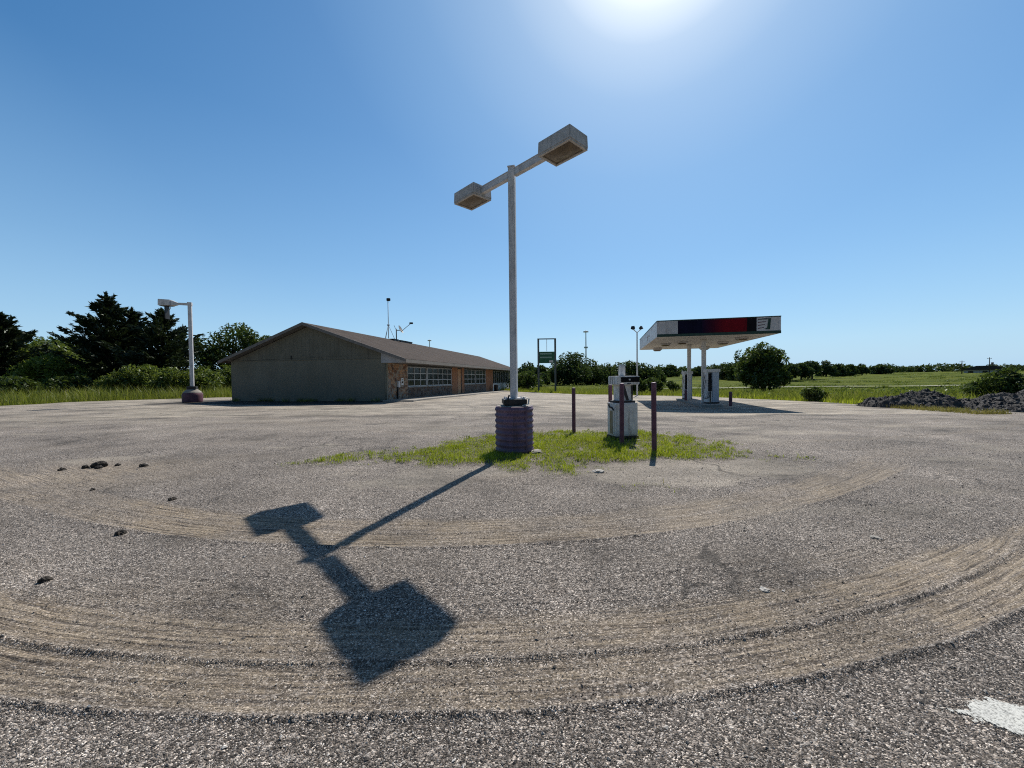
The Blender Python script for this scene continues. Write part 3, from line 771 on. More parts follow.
# ------------------------------------------------------------------ second lamp by the building
lx0, ly0 = -21.6, 26.0
lp2 = empty('single_arm_lamp', (lx0, ly0, surf(lx0, ly0)), R_(8))
tag(lp2, 'single-arm grey pole lamp on a squat maroon base left of the building', 'lamp')
MB().lathe([(.50, 0), (.56, .04), (.57, .45), (.55, .56), (.50, .66), (.40, .76), (.30, .84), (.26, .86)], n=36).build('base', M['maroon'], lp2)
MB().lathe([(.515, .645), (.505, .67), (.405, .77), (.305, .85), (.29, .87)], n=36, caps=False).build('base_shoulder', M['concrete'], lp2)
MB().box((0, 0, .97), (.5, .5, .2), .3).build('base_plate', M['black'], lp2, .01)
MB().box((0, 0, 3.87), (.2, .2, 5.6), .3).build('pole', M['galv'], lp2, .012)
MB().hexa([(-.95, -.06, 6.55), (0, -.07, 6.5), (0, .07, 6.5), (-.95, .06, 6.55), (-.95, -.06, 6.68), (0, -.07, 6.66), (0, .07, 6.66), (-.95, .06, 6.68)]).box((0, 0, 6.6), (.24, .24, .22), .3).build('arm', M['galv'], lp2, .006)
h2 = MB().hexa([(-1.76, -.27, 6.46), (-1.05, -.27, 6.46), (-1.05, .27, 6.46), (-1.76, .27, 6.46), (-1.76, -.25, 6.88), (-1.05, -.25, 6.84), (-1.05, .25, 6.84), (-1.76, .25, 6.88)]).hexa([(-1.05, -.2, 6.47), (-.72, -.09, 6.52), (-.72, .09, 6.52), (-1.05, .2, 6.47), (-1.05, -.2, 6.82), (-.72, -.09, 6.69), (-.72, .09, 6.69), (-1.05, .2, 6.82)]).build('lamp_head', M['galv'], lp2, .015)
MB().box((-1.42, 0, 6.448), (.60, .42, .016)).build('reflector', M['lens'], h2)
MB().box((-1.40, .0, 6.03), (.06, .34, .82)).box((-1.37, .0, 6.03), (.03, .40, .88)).build('lens_door', M['black'], h2)
MB().tube([(-1.2, 0, 6.45), (-1.18, .03, 6.32), (-1.24, .02, 6.22)], .02, 6).build('cable', M['galv'], h2)

# ------------------------------------------------------------------ old fuel dispenser on the weedy island
pz = surf(2.65, 9.35)
pump = empty('old_fuel_dispenser', (2.70, 9.42, pz), R_(16))
tag(pump, 'rusty white old fuel pump with a vent pipe on top, standing on the weedy island', 'fuel pump')
W, D = .60, .40
MB().box((0, 0, .03), (W + .03, D + .03, .08)).build('plinth', M['black'], pump, .006)
MB().box((0, 0, .47), (W, D, .80)).build('cabinet', M['cab'], pump, .012)
MB().box((.0, -D / 2 - .004, .47), (W - .06, .008, .74)).build('front_panel', M['cab'], pump, .003)
for i in range(1, 5):
    pass
MB().box((-W / 2 - .004, .02, .46), (.008, D - .1, .70)).build('side_panel', M['cab'], pump, .003)
MB().box((-W / 2 - .010, .0, .40), (.006, .13, .56)).build('rust_streak', worn('rust_stain', (.26, .20, .11), (.36, .31, .22), .8, 7, 0, (.12, .07, .03), .6), pump)
MB().tube([(-W / 2 - .02, -.12, .70), (-W / 2 - .03, -.05, .76), (-W / 2 - .03, .04, .76), (-W / 2 - .03, .10, .82), (-W / 2 - .02, .13, .84)], .018, 8).build('hose_stub', M['black'], pump)
MB().box((0, 0, .895), (W - .08, D - .08, .05)).build('neck_ledge', M['black'], pump, .004)
MB().box((.03, .02, 1.11), (.38, .26, .40)).build('neck', M['cab'], pump, .01)
MB().prism([(-.12, 1.29), (-.01, 1.29), (.11, .93), (.04, .93)], -.118, -.111).build('neck_panel', M['black'], pump)
MB().prism([(.16, 1.29), (.215, 1.29), (.215, .93), (.185, .93)], -.118, -.111).build('neck_trim', M['black'], pump)
hd = MB().box((.04, 0, 1.41), (.62, .42, .21)).build('head', M['cab'], pump, .015)
MB().box((.085, -.214, 1.43), (.50, .012, .12)).build('display', M['blackpanel'], hd)
MB().box((.06, -.223, 1.43), (.045, .006, .035)).build('display_mark', M['white'], hd)
MB().box((.05, -.214, 1.33), (.1, .01, .02)).build('nameplate', M['black'], hd)
for q in (-.1, 0, .1):
    MB().box((-.273, q, 1.41), (.008, .012, .19)).build('seam', M['head'], hd)
MB().box((.02, .05, 1.515 + .125), (.13, .12, .25)).build('vent_pipe', M['white'], pump, .012)
MB().box((.02, .05, 1.78), (.10, .09, .03)).build('pipe_cap', M['white'], pump, .004)
# four steel bollards
def bollard(x, y, h, lean, label):
    z = surf(x, y)
    b = empty('bollard', (x, y, z)); b.rotation_euler = (lean[0], lean[1], 0)
    MB().tube([(0, 0, -.05), (0, 0, h - .012)], .05, 18, False).build('pipe', M['maroon'], b)
    MB().lathe([(.0502, h - .02), (.048, h - .006), (.03, h + .002), (.001, h + .005)], n=18, caps=False).build('cap', M['purple'], b)
    tag(b, label, 'bollard', 'bollards guarding the old fuel pump')
bollard(1.66, 10.38, 1.22, (.0, 0.0), 'maroon steel bollard standing alone to the left of the old pump')
bollard(2.42, 8.50, 1.36, (.0, .004), 'maroon steel bollard directly in front of the old fuel pump')
bollard(2.85, 7.72, 1.40, (.0, -.006), 'maroon steel bollard to the right of the old pump, nearest the camera')
bollard(2.54, 9.95, 1.30, (.0, .0), 'maroon steel bollard partly hidden behind the left side of the old pump')

# ------------------------------------------------------------------ long low building
bl = empty('roadside_building', (-8.11, 24.92, 0), R_(-10))
tag(bl, 'long low grey-green gabled building with brown shingle roof and stone front with gridded windows', 'building')
BL = 44.0; WL = -11.7; RX = -5.58
sag = lambda yy: -.004 * yy
def rz_r(xx): return 5.2 - (xx - RX) * .35
def rz_l(xx): return 5.2 - (RX - xx) * .372
# gable end wall (block) and siding above
MB().prism([(WL, -1.2), (0, -1.2), (0, 2.74), (WL, 2.74)], 0, .2).build('gable_wall', M['gable'], bl)
sd_ = MB()
sd_.prism([(WL, 2.765), (0, 2.765), (0, rz_r(0) - .2), (RX, 5.0), (WL, rz_l(WL) - .2)], -.025, .15)
xx = WL + .1
while xx < -.05:
    zt = (rz_r(xx) if xx > RX else rz_l(xx)) - .26
    if zt > 2.9: sd_.box((xx, -.028, (2.79 + zt) / 2), (.018, .006, zt - 2.79))
    xx += .305
sd_.build('gable_siding', M['siding'], bl)
MB().box((-6.9, -.04, 2.93), (.08, .03, .26)).build('vent_slot', M['black'], bl)
MB().box((WL / 2, -.012, 2.753), (abs(WL) - .02, .06, .024)).build('trim_strip', M['siding'], bl)
# back and far walls
MB().box((WL + .1, BL / 2, .8), (.2, BL - .4, 4.0)).build('back_wall', M['gable'], bl)
MB().prism([(WL, -2.6), (0, -2.6), (0, rz_r(0) - .4), (RX, 4.8), (WL, rz_l(WL) - .4)], BL - .2, BL).build('far_wall', M['gable'], bl)
# roof
def roof_slab(x0, x1, zf, th=.13, y0=-.55, y1=BL + .6):
    m = MB()
    m.hexa([(x0, y0, zf(x0) - th), (x1, y0, zf(x1) - th), (x1, y1, zf(x1) - th + sag(y1)), (x0, y1, zf(x0) - th + sag(y1)),
            (x0, y0, zf(x0)), (x1, y0, zf(x1)), (x1, y1, zf(x1) + sag(y1)), (x0, y1, zf(x0) + sag(y1))])
    return m
roof = roof_slab(RX + .002, 1.57, rz_r); r2 = roof_slab(-12.15, RX - .002, rz_l); roof.add(r2.v, r2.f)
roofo = roof.build('roof', M['shingle'], bl)
rk = MB()
for x0, x1, zf in ((RX, 1.57, rz_r), (-12.15, RX, rz_l)):
    rk.hexa([(x0, -.60, zf(x0) - .18), (x1, -.60, zf(x1) - .18), (x1, -.552, zf(x1) - .18), (x0, -.552, zf(x0) - .18),
             (x0, -.60, zf(x0) + .012), (x1, -.60, zf(x1) + .012), (x1, -.552, zf(x1) + .012), (x0, -.552, zf(x0) + .012)])
rk.build('rake_board', M['rake'], roofo)
sf = MB()
for x0, x1, zf in ((RX, -.02, rz_r), (WL + .02, RX, rz_l)):
    sf.hexa([(x0, -.55, zf(x0) - .16), (x1, -.55, zf(x1) - .16), (x1, 0, zf(x1) - .16), (x0, 0, zf(x0) - .16),
             (x0, -.55, zf(x0) - .135), (x1, -.55, zf(x1) - .135), (x1, 0, zf(x1) - .135), (x0, 0, zf(x0) - .135)])
sf.build('rake_soffit', M['rake'], roofo)
MB().hexa([(1.572, -.55, 2.45), (1.612, -.55, 2.45), (1.612, BL + .6, 2.45 + sag(BL)), (1.572, BL + .6, 2.45 + sag(BL)),
           (1.572, -.55, 2.67), (1.612, -.55, 2.67), (1.612, BL + .6, 2.67 + sag(BL)), (1.572, BL + .6, 2.67 + sag(BL))]).build('eave_board', M['eavefascia'], roofo)
MB().hexa([(0.02, -.02, 2.47), (1.57, -.02, 2.47), (1.57, BL, 2.47 + sag(BL)), (.02, BL, 2.47 + sag(BL)),
           (.02, -.02, 2.49), (1.57, -.02, 2.49), (1.57, BL, 2.49 + sag(BL)), (.02, BL, 2.49 + sag(BL))]).build('porch_soffit', M['rake'], roofo)
MB().prism([(-.3, 2.47), (1.55, 2.47), (1.55, 2.53), (-.3, rz_r(-.3) - .17)], -.10, -.03).build('soffit_end', M['palesoffit'], roofo)
# long front wall
zs = lambda yy: -.0135 * yy          # sills follow the fall of the ground
wz = MB
def wallseg(y0, y1, zb, zt0, zt1, x0=-.2, x1=0.0, m=None):
    m = m or MB()
    return m.hexa([(x0, y0, zb), (x1, y0, zb), (x1, y1, zb), (x0, y1, zb), (x0, y0, zt0), (x1, y0, zt0), (x1, y1, zt1), (x0, y1, zt1)])
HT = lambda yy: 2.46 + sag(yy)
wallseg(.203, 3.1, -1, HT(0), HT(3.1)).build('stone_wall', M['stone'], bl)
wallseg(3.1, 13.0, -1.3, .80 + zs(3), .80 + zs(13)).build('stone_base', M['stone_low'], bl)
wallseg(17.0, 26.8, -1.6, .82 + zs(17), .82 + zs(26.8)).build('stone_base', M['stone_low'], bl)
for a_, b_, z_ in ((13.0, 14.7, -1.3), (16.1, 17.0, -1.3), (26.8, 31.0, -1.8)):
    wallseg(a_, b_, z_, HT(a_), HT(b_)).build('brick_pier', M['brick'], bl)
MB().hexa([(-.2, 3.1, 2.30), (-.02, 3.1, 2.30), (-.02, 44, 2.14), (-.2, 44, 2.14), (-.2, 3.1, 2.46), (-.02, 3.1, 2.46), (-.02, 44, 2.29), (-.2, 44, 2.29)]).build('lintel', M['roofdark'], bl)
wallseg(31.0, 43.8, -2.3, .80 + zs(31), .80 + zs(43.8)).build('white_wall', M['white'], bl)
def window(y0, y1, cols, rows, zb, zt, name='window'):
    f = MB(); xf = -.05
    zb0, zb1 = zb + zs(y0), zb + zs(y1); zt0, zt1 = zt + sag(y0), zt + sag(y1)
    def Z(yy, t):
        q = (yy - y0) / (y1 - y0); b = zb0 + (zb1 - zb0) * q; tt = zt0 + (zt1 - zt0) * q
        return b + (tt - b) * t
    def hbar(t, w, ya=y0, yb=y1, dx=0.0):
        f.hexa([(xf - .05, ya, Z(ya, t) - w / 2), (xf + dx, ya, Z(ya, t) - w / 2), (xf + dx, yb, Z(yb, t) - w / 2), (xf - .05, yb, Z(yb, t) - w / 2),
                (xf - .05, ya, Z(ya, t) + w / 2), (xf + dx, ya, Z(ya, t) + w / 2), (xf + dx, yb, Z(yb, t) + w / 2), (xf - .05, yb, Z(yb, t) + w / 2)])
    def vbar(yy, w, dx=.004):
        f.hexa([(xf - .05, yy - w / 2, Z(yy, 0) - .03), (xf + dx, yy - w / 2, Z(yy, 0) - .03), (xf + dx, yy + w / 2, Z(yy, 0) - .03), (xf - .05, yy + w / 2, Z(yy, 0) - .03),
                (xf - .05, yy - w / 2, Z(yy, 1) + .03), (xf + dx, yy - w / 2, Z(yy, 1) + .03), (xf + dx, yy + w / 2, Z(yy, 1) + .03), (xf - .05, yy + w / 2, Z(yy, 1) + .03)])
    for i in range(rows + 1): hbar(i / rows, .09 if i in (0, rows) else .06)
    for i in range(cols + 1): vbar(y0 + .04 + (y1 - y0 - .08) * i / cols, .11 if i in (0, cols) else .075)
    o = f.build(name, M['frame'], bl)
    p = MB()
    for i in range(cols):
        for j in range(rows):
            ya, yb = y0 + .04 + (y1 - y0 - .08) * i / cols, y0 + .04 + (y1 - y0 - .08) * (i + 1) / cols
            tx = random.uniform(-.012, .012)
            p.add([(xf - .035 + tx, ya, Z(ya, j / rows)), (xf - .035 - tx, yb, Z(yb, j / rows)), (xf - .035 - tx, yb, Z(yb, (j + 1) / rows)), (xf - .035 + tx, ya, Z(ya, (j + 1) / rows))], [(0, 1, 2, 3)])
    p.build('pane', M['glass'], o)
    if rows > 1:
        s = MB(); hb = zb0
        s.hexa([(-.06, y0, zb0 - .1), (.05, y0, zb0 - .1), (.05, y1, zb1 - .1), (-.06, y1, zb1 - .1), (-.06, y0, zb0 - .045), (.05, y0, zb0 - .045), (.05, y1, zb1 - .045), (-.06, y1, zb1 - .045)])
        s.build('sill', M['concrete'], o)
    return o
window(3.15, 6.7, 3, 3, .90, 2.30)
window(6.9, 12.95, 5, 3, .90, 2.30)
window(17.05, 21.6, 3, 3, .92, 2.33)
window(21.9, 26.75, 3, 3, .92, 2.33)
window(31.05, 43.7, 9, 1, .84, 2.33)
d = MB().box((-.09, 15.4, .72), (.06, 1.3, 3.1)).build('door', M['wood'], bl)
MB().box((-.055, 14.76, .75), (.09, .1, 3.2)).box((-.055, 16.04, .75), (.09, .1, 3.2)).box((-.055, 15.4, 2.33), (.09, 1.16, .1)).build('door_frame', M['roofdark'], d)
MB().tube([(-.05, 15.9, .7), (-.02, 15.9, .7), (-.02, 15.9, .85), (-.05, 15.9, .85)], .014, 6).build('handle', M['galv'], d)
# service boxes on the stone wall
MB().box((.06, 1.55, 1.05), (.12, .28, .42)).build('meter_box', M['galv'], bl, .01)
MB().box((.03, 2.15, 1.22), (.05, .34, .5)).build('notice_sheet', M['white'], bl)
MB().box((.0325 + .025, 2.15, 1.18), (.004, .2, .12)).box((.0325 + .025, 2.15, 1.34), (.004, .16, .07)).build('notice_print', M['blackpanel'], bl)
MB().box((.05, 1.42, .35), (.09, .10, 1.0)).build('conduit', M['black'], bl, .01)
MB().tube([(-.04, -.06, -.1), (-.04, -.06, 2.4)], .035, 8).build('downpipe', M['gable'], bl)
# walk along the front and dirt apron
def local_to_world(lx_, ly_):
    c, s = math.cos(R_(-10)), math.sin(R_(-10))
    return (-8.11 + lx_ * c - ly_ * s, 24.92 + lx_ * s + ly_ * c)
wk = MB()
ys_ = np.arange(-.6, 44.1, 1.5)
for i in range(len(ys_) - 1):
    q = []
    for top in (0, 1):
        for (a_, b_) in ((.03, ys_[i]), (2.1, ys_[i]), (2.1, ys_[i + 1] - .01), (.03, ys_[i + 1] - .01)):
            w = local_to_world(a_, b_); q.append((w[0], w[1], g(*w) + (.09 if top else -.4)))
    wk.hexa(q)
walk = wk.build('concrete_walk', M['concrete'])
tag(walk, kind='structure')
# barrel against the wall
w = local_to_world(.75, 29.6)
bin_ = MB().lathe([(.27, 0), (.29, .05), (.30, .5), (.31, .52), (.30, .54), (.30, .86), (.31, .88), (.28, .89), (.27, .85), (.01, .85)], n=24).build('waste_barrel', M['black'], loc=(w[0], w[1], g(*w) + .09))
tag(bin_, 'black waste barrel on the walk against the building front', 'barrel')
# on the roof
def roofpt(yy, dx=0.0):
    w = local_to_world(RX + dx, yy)
    zz = (rz_r(RX + dx) if dx > 0 else rz_l(RX + dx)) + sag(yy)
    return Vector((w[0], w[1], zz))
p = roofpt(11.0)
an = empty('roof_antenna', p)
tag(an, 'thin antenna mast on a tripod standing on the roof ridge', 'antenna')
MB().tube([(0, 0, .05), (0, 0, 3.75)], .035, 8).build('mast', M['galv'], an)
for i in range(3):
    aa = i * 2.094 + .3
    MB().tube([(.62 * math.cos(aa), .62 * math.sin(aa), -.05 - (.12 if abs(math.cos(aa)) > .3 else 0)), (0, 0, 1.35)], .022, 6).build('leg', M['galv'], an)
MB().box((.05, 0, 3.72), (.34, .2, .26)).build('antenna_head', M['black'], an, .03)
MB().lathe([(.12, -.04), (.13, .06)], (0, 0, 1.3), 10).build('collar', M['galv'], an)
p = roofpt(12.6)
ds = empty('satellite_dish', p)
tag(ds, 'satellite dish with feed arm on a short post above the roof ridge', 'satellite dish')
MB().tube([(0, 0, -.06), (0, 0, 1.15)], .05, 8).build('post', M['black'], ds)
prof = [(.02, 0), (.15, .012), (.3, .05), (.42, .1), (.425, .115), (.3, .065), (.15, .027), (.02, .015)]
dd_ = MB().lathe(prof, n=24, caps=False).build('reflector', M['dish'], ds)
dd_.rotation_euler = (R_(20), R_(62), R_(20)); dd_.location = (.38, -.05, 1.05)
MB().tube([(.05, 0, 1.0), (.4, -.02, 1.0)], .04, 6).build('bracket', M['black'], ds)
MB().tube([(.45, -.03, .82), (.95, -.03, 1.25), (1.42, -.05, 1.62)], .028, 6).build('feed_arm', M['dish'], ds)
MB().box((1.5, -.05, 1.68), (.36, .14, .17)).build('feed_horn', M['black'], ds, .03)
MB().tube([(-.05, 0, 1.1), (-.22, 0, 1.5)], .02, 6).build('rod', M['black'], ds)
for yy, L, lb in ((13.9, 2.6, 'long dark low vent hood along the roof ridge'), (11.6, .9, 'short dark vent hood on the roof ridge under the dish')):
    p = roofpt(yy, .15)
    v_ = MB().box((0, 0, .0), (.62, L, .22)).box((0, 0, .13), (.74, L + .12, .04)).build('roof_vent', M['roofdark'], None, .01, loc=p - Vector((0, 0, .07)))
    v_.rotation_euler = (0, 0, R_(-10)); tag(v_, lb, 'roof vent', 'vent hoods on the roof ridge')

# ------------------------------------------------------------------ fuel canopy
cz = -.4
cn = empty('fuel_canopy', (11.35, 21.33, cz), R_(-14))
tag(cn, 'fuel station canopy on two columns with grey, navy and dark red fascia panels', 'canopy')
CW, CD, S0, FH = 6.2, 12.3, 4.08, .93
MB().box((0, CD / 2, S0 + .06), (CW - .1, CD - .1, .06)).build('soffit', M['soffit'], cn)
sm = MB()
for i in range(1, 11): sm.box((0, CD * i / 11, S0 + .024), (CW - .14, .02, .012))
sm.build('soffit_seams', M['head'], cn)
MB().box((0, CD / 2, S0 + FH - .1), (CW - .12, CD - .12, .05)).build('roof_deck', M['galv'], cn)
def fpanel(name, x0, x1, m, dy=0.0, z0=S0 + .15, z1=S0 + FH - .05):
    return MB().box(((x0 + x1) / 2, .02 - dy, (z0 + z1) / 2), (x1 - x0, .06, z1 - z0)).build(name, m, cn)
h0 = -CW / 2; px = lambda t: h0 + CW * (t - 210) / 710
a0 = fpanel('fascia_panel', px(210), px(335), M['fascia'])
MBs = MB()
for i in range(14): MBs.box((px(210) + .05 + i * .078, -.014, S0 + .515), (.018, .010, .72))
MBs.build('panel_ribs', M['fascia'], a0)
fpanel('navy_panel', px(335) + .004, px(478), M['navy'], .004)
fpanel('red_panel', px(478) + .004, px(735), M['fadedred'], .004)
fpanel('black_panel', px(735) + .004, px(788), M['blackpanel'], .004)
a1 = fpanel('emblem_panel', px(788) + .004, px(920), M['fascia'])
# emblem: slanting stripes ending in a dark slanted stroke
ex0, ez = px(795), S0 + .52
em = MB()
yf = -.016
for i, dz in enumerate((.26, .1, -.06, -.22)):
    em.add([(ex0, yf, ez + dz - .03), (ex0 + .44 - .05 * i, yf, ez + dz + .012), (ex0 + .44 - .05 * i, yf, ez + dz + .045), (ex0, yf, ez + dz + .02)], [(0, 1, 2, 3)])
em.build('emblem_stripes', M['maroon'], a1)
MB().add([(ex0 + .02, yf - .002, ez + .24), (ex0 + .62, yf - .002, ez + .24), (ex0 + .62, yf - .002, ez + .30), (ex0 + .02, yf - .002, ez + .275)], [(0, 1, 2, 3)]).add(
    [(ex0 + .30, yf - .003, ez - .28), (ex0 + .58, yf - .003, ez - .29), (ex0 + .62, yf - .003, ez + .24), (ex0 + .50, yf - .003, ez + .24), (ex0 + .44, yf - .003, ez - .20)], [(0, 1, 2, 3, 4)]).build('emblem_stroke', M['green'], a1)
gs = MB()
gs.box((0, .012, S0 + .072), (CW + .02, .08, .145)).box((0, .012, S0 + FH - .022), (CW + .02, .08, .05))
gs.box((-CW / 2 - .0, CD / 2 + .06, S0 + FH - .022), (.07, CD, .05)).box((CW / 2, CD / 2 + .06, S0 + FH - .022), (.07, CD, .05)).box((0, CD, S0 + FH - .022), (CW - .1, .07, .05))
gs.build('trim_band', M['green'], cn)
MB().box((-CW / 2 + .01, CD / 2 + .04, S0 + .44), (.06, CD, .86)).build('side_fascia', M['white'], cn)
MB().box((CW / 2 - .01, CD / 2 + .04, S0 + .44), (.06, CD, .86)).build('side_fascia', M['white'], cn)
MB().box((0, CD + .02, S0 + .44), (CW - .12, .06, .86)).build('back_fascia', M['white'], cn)
MB().box((-CW / 2 - .03, 4.9, S0 + .5), (.03, 1.3, .06)).box((-CW / 2 - .03, 5.2, S0 + .38), (.03, .09, .36)).box((-CW / 2 - .03, 4.25, S0 + .47), (.03, .09, .16)).build('sign_bracket', M['head'], cn)
MB().box((CW / 2 - .045, -.016, S0 + .5), (.09, .012, .72)).build('corner_trim', M['galv'], cn)
for s in (3.0, 7.5):
    c_ = MB().box((0, s, S0 / 2 - .1), (.235, .235, S0 + .25)).build('column', M['white'], cn, .012)
    MB().box((0, s, S0 - .02), (.34, .34, .06)).build('capital', M['soffit'], c_)
for i, (xx, yy, dr) in enumerate(((-1.9, 10.2, .2), (-1.9, 5.6, .10), (-1.0, 4.6, .08), (1.6, 10.0, .2), (1.7, 5.3, .12), (1.9, 2.2, .10))):
    f = MB().box((xx, yy, S0 + .02 - dr / 2), (.62, .62, dr)).build('canopy_light', M['fascia'], cn, .02)
    MB().hexa([(xx - .2, yy - .2, S0 + .01 - dr - .06), (xx + .2, yy - .2, S0 + .01 - dr - .06), (xx + .2, yy + .2, S0 + .01 - dr - .06), (xx - .2, yy + .2, S0 + .01 - dr - .06),
               (xx - .27, yy - .27, S0 + .018 - dr), (xx + .27, yy - .27, S0 + .018 - dr), (xx + .27, yy + .27, S0 + .018 - dr), (xx - .27, yy + .27, S0 + .018 - dr)]).build('lens', M['lens'], f)
def canopy_pt(x_, y_):
    c, s = math.cos(R_(-14)), math.sin(R_(-14))
    return (11.35 + x_ * c - y_ * s, 21.33 + x_ * s + y_ * c)
# kerbed island below
isl = MB()
q = []
n_ = 24
outl = []
for i in range(n_):
    a_ = 2 * math.pi * i / n_
    outl.append((.62 * math.copysign(abs(math.cos(a_)) ** .6, math.cos(a_)), 5.2 + (4.0 if math.sin(a_) > 0 else -4.0) + .55 * math.sin(a_)))
ws = [canopy_pt(*o_) for o_ in outl]
isl.add([(w[0], w[1], g(*w) - .1) for w in ws] + [(w[0], w[1], g(*w) + .14) for w in ws],
        [tuple(range(n_, 2 * n_))] + [(i, (i + 1) % n_, n_ + (i + 1) % n_, n_ + i) for i in range(n_)])
iso = isl.build('pump_island', M['concrete']); tag(iso, kind='structure')
def dispenser(sx, sy, label, wide=.76):
    w = canopy_pt(sx, sy)
    o = empty('fuel_dispenser', (w[0], w[1], g(*w) + .14), R_(-14 + 16))
    tag(o, label, 'fuel pump', 'dispensers under the canopy')
    MB().box((0, 0, .04), (.96, .5, .08)).build('plinth', M['black'], o)
    MB().box((-.30, 0, .42), (.36, .46, .68)).build('cabinet', M['white'], o, .01)
    MB().box((-.26, -.238, .42), (.1, .012, .62)).build('nozzle_boot', M['black'], o)
    MB().box((.18, 0, 1.06), (.54, .5, 1.96)).build('side_panel', M['bluewhite'], o, .012)
    MB().box((-.30, .02, 1.30), (.30, .40, 1.06)).build('nozzle_bay', M['blackpanel'], o)
    MB().box((-.455, -.02, 1.4), (.05, .44, 1.26)).build('bay_post', M['white'], o)
    MB().box((0, 0, 2.0), (1.06, .60, .2)).build('header', M['white'], o, .02)
    for k_ in (0, 1):
        xx = -.36 + .13 * k_
        MB().tube([(xx, -.22, 1.5), (xx - .02, -.3, 1.2), (xx - .04, -.32, .7), (xx - .2, -.3, .35), (xx - .4, -.22, .3), (xx - .48, -.1, .7), (xx - .3, -.02, 1.3), (xx - .18, .0, 1.75)], .022, 6).build('hose', M['black'], o)
        MB().box((xx, -.21, 1.12), (.07, .06, .22)).build('nozzle', M['black'], o, .01)
    o.scale = (wide, .85, 1)
    return o
dispenser(.30, 2.35, 'pale blue-sided fuel dispenser with header in front of the nearer canopy column')
dispenser(.0, 8.2, 'fuel dispenser with black nozzles behind the farther canopy column', .62)
def sbollard(x_, y_, label):
    w = canopy_pt(x_, y_)
    b = empty('short_bollard', (w[0], w[1], g(*w)))
    MB().tube([(0, 0, -.05), (0, 0, .80)], .09, 16).build('pipe', M['maroon'], b)
    MB().lathe([(.0905, .78), (.088, .83), (.06, .86), (.001, .87)], n=16, caps=False).build('cap', M['purple'], b)
    tag(b, label, 'bollard', 'short bollards by the canopy island')
sbollard(1.25, 2.0, 'short dark maroon bollard at the right end of the canopy island')
sbollard(-.5, 6.0, 'short dark maroon bollard left of the farther canopy column')

# ------------------------------------------------------------------ sign, lights and masts behind
sg = empty('price_sign', (5.1, 56, g(5.1, 56)), R_(-2))
tag(sg, 'tall two-post roadside sign with an empty upper frame and a green price board', 'sign')
hz = 6.85 - g(5.1, 56)
for s in (-1, 1): MB().box((s * 1.22, 0, hz / 2), (.26, .26, hz)).build('post', M['signpost'], sg)
MB().box((0, 0, hz - .07), (2.18, .2, .14)).build('top_rail', M['roofdark'], sg)
MB().box((0, 0, hz - 1.0), (.06, .06, 1.72)).build('centre_rod', M['galv'], sg)
bd = MB().box((0, 0, hz - 2.75), (2.18, .24, 1.66)).build('price_board', M['signgreen'], sg, .01)
for i, zz in enumerate((-2.22, -2.75, -3.28)):
    MB().box((-.15, -.126, hz + zz), (1.7, .012, .2)).build('price_strip', M['signpale'] if i != 2 else M['signgreen'], bd)
MB().box((.62, -.128, hz - 3.33), (.6, .014, .32)).build('white_strip', M['white'], bd)

fl = empty('floodlight_pole', (13.66, 42, g(13.66, 42)))
tag(fl, 'slim white pole with two dark floodlights standing left of the canopy', 'floodlight pole')
hz = 6.1 - g(13.66, 42)
MB().tube([(0, 0, -.1), (0, 0, hz)], [.09, .065], 12).build('pole', M['white'], fl)
for s in (-1, 1):
    MB().bar((0, 0, hz - .03), (s * .40, 0, hz + .30), .07).build('bracket', M['white'], fl)
    q = MB().hexa([(-.2, -.16, -.16), (.2, -.16, -.16), (.14, .16, -.1), (-.14, .16, -.1), (-.2, -.16, .2), (.2, -.16, .2), (.14, .16, .1), (-.14, .16, .1)]).build('floodlight', M['black'], fl, .02)
    q.location = (s * .42, 0, hz + .45); q.rotation_euler = (R_(-25), 0, R_(50 * s))
def highmast(x_, y_, top, ring, label):
    o = empty('high_mast_light', (x_, y_, g(x_, y_)))
    tag(o, label, 'light mast', 'high mast lights along the distant highway')
    h_ = top - g(x_, y_)
    MB().tube([(0, 0, 0), (0, 0, h_)], [.34, .16], 10).build('mast', M['galv'], o)
    MB().lathe([(.2, h_ - .1), (1.0, h_ - .35), (1.05, h_ - .7), (.3, h_ - .75)], n=12).build('light_ring', M['galv'], o)
    if ring: MB().lathe([(.25, ring - .3), (.75, ring - .3), (.75, ring + .25), (.25, ring + .3)], n=12).build('collar', M['galv'], o)
highmast(28.9, 150, 18.6, 13.2, 'tall slim highway light mast above the trees right of the price sign')
highmast(-42.5, 200, 20.4, None, 'distant highway light mast rising just behind the building roof')

# ------------------------------------------------------------------ far road, house and poles on the right
rd = []
xs_ = np.arange(24, 170, 3.0)
V = []; F = []
for i, xx in enumerate(xs_):
    yc = 76 + .02 * (xx - 60)
    for s in (-1, 1):
        V.append((xx, yc + s * 1.5, float(zground(np.array([[xx]]), np.array([[yc + s * 1.5]]))[0, 0]) + .28))
for i in range(len(xs_) - 1): F.append((2 * i, 2 * i + 2, 2 * i + 3, 2 * i + 1))
fr = np_mesh('far_road', np.array(V), np.array(F), worn('far_road_dirt', (.27, .26, .17), (.20, .20, .12), .9, .3)); tag(fr, kind='structure')
hx, hy = 258, 210
ho = empty('distant_house', (hx, hy, g(hx, hy) - .6), R_(-50))
tag(ho, 'low dark-roofed house far off at the right edge of the horizon', 'house')
MB().box((0, 0, 1.4), (15, 8, 2.8)).build('wall', M['soffit'], ho)
MB().prism([(-9, 2.7), (9, 2.7), (3, 4.9), (-3, 4.9)], -5.4, 5.4).build('roof', M['roofdark'], ho)
for xx in (-5, 0, 5): MB().box((xx, -4.02, 1.5), (1.8, .06, 1.2)).build('window', M['glass'], ho)
MB().box((2.5, 0, 6.0), (.9, .9, 1.4)).build('chimney', M['stone'], ho)
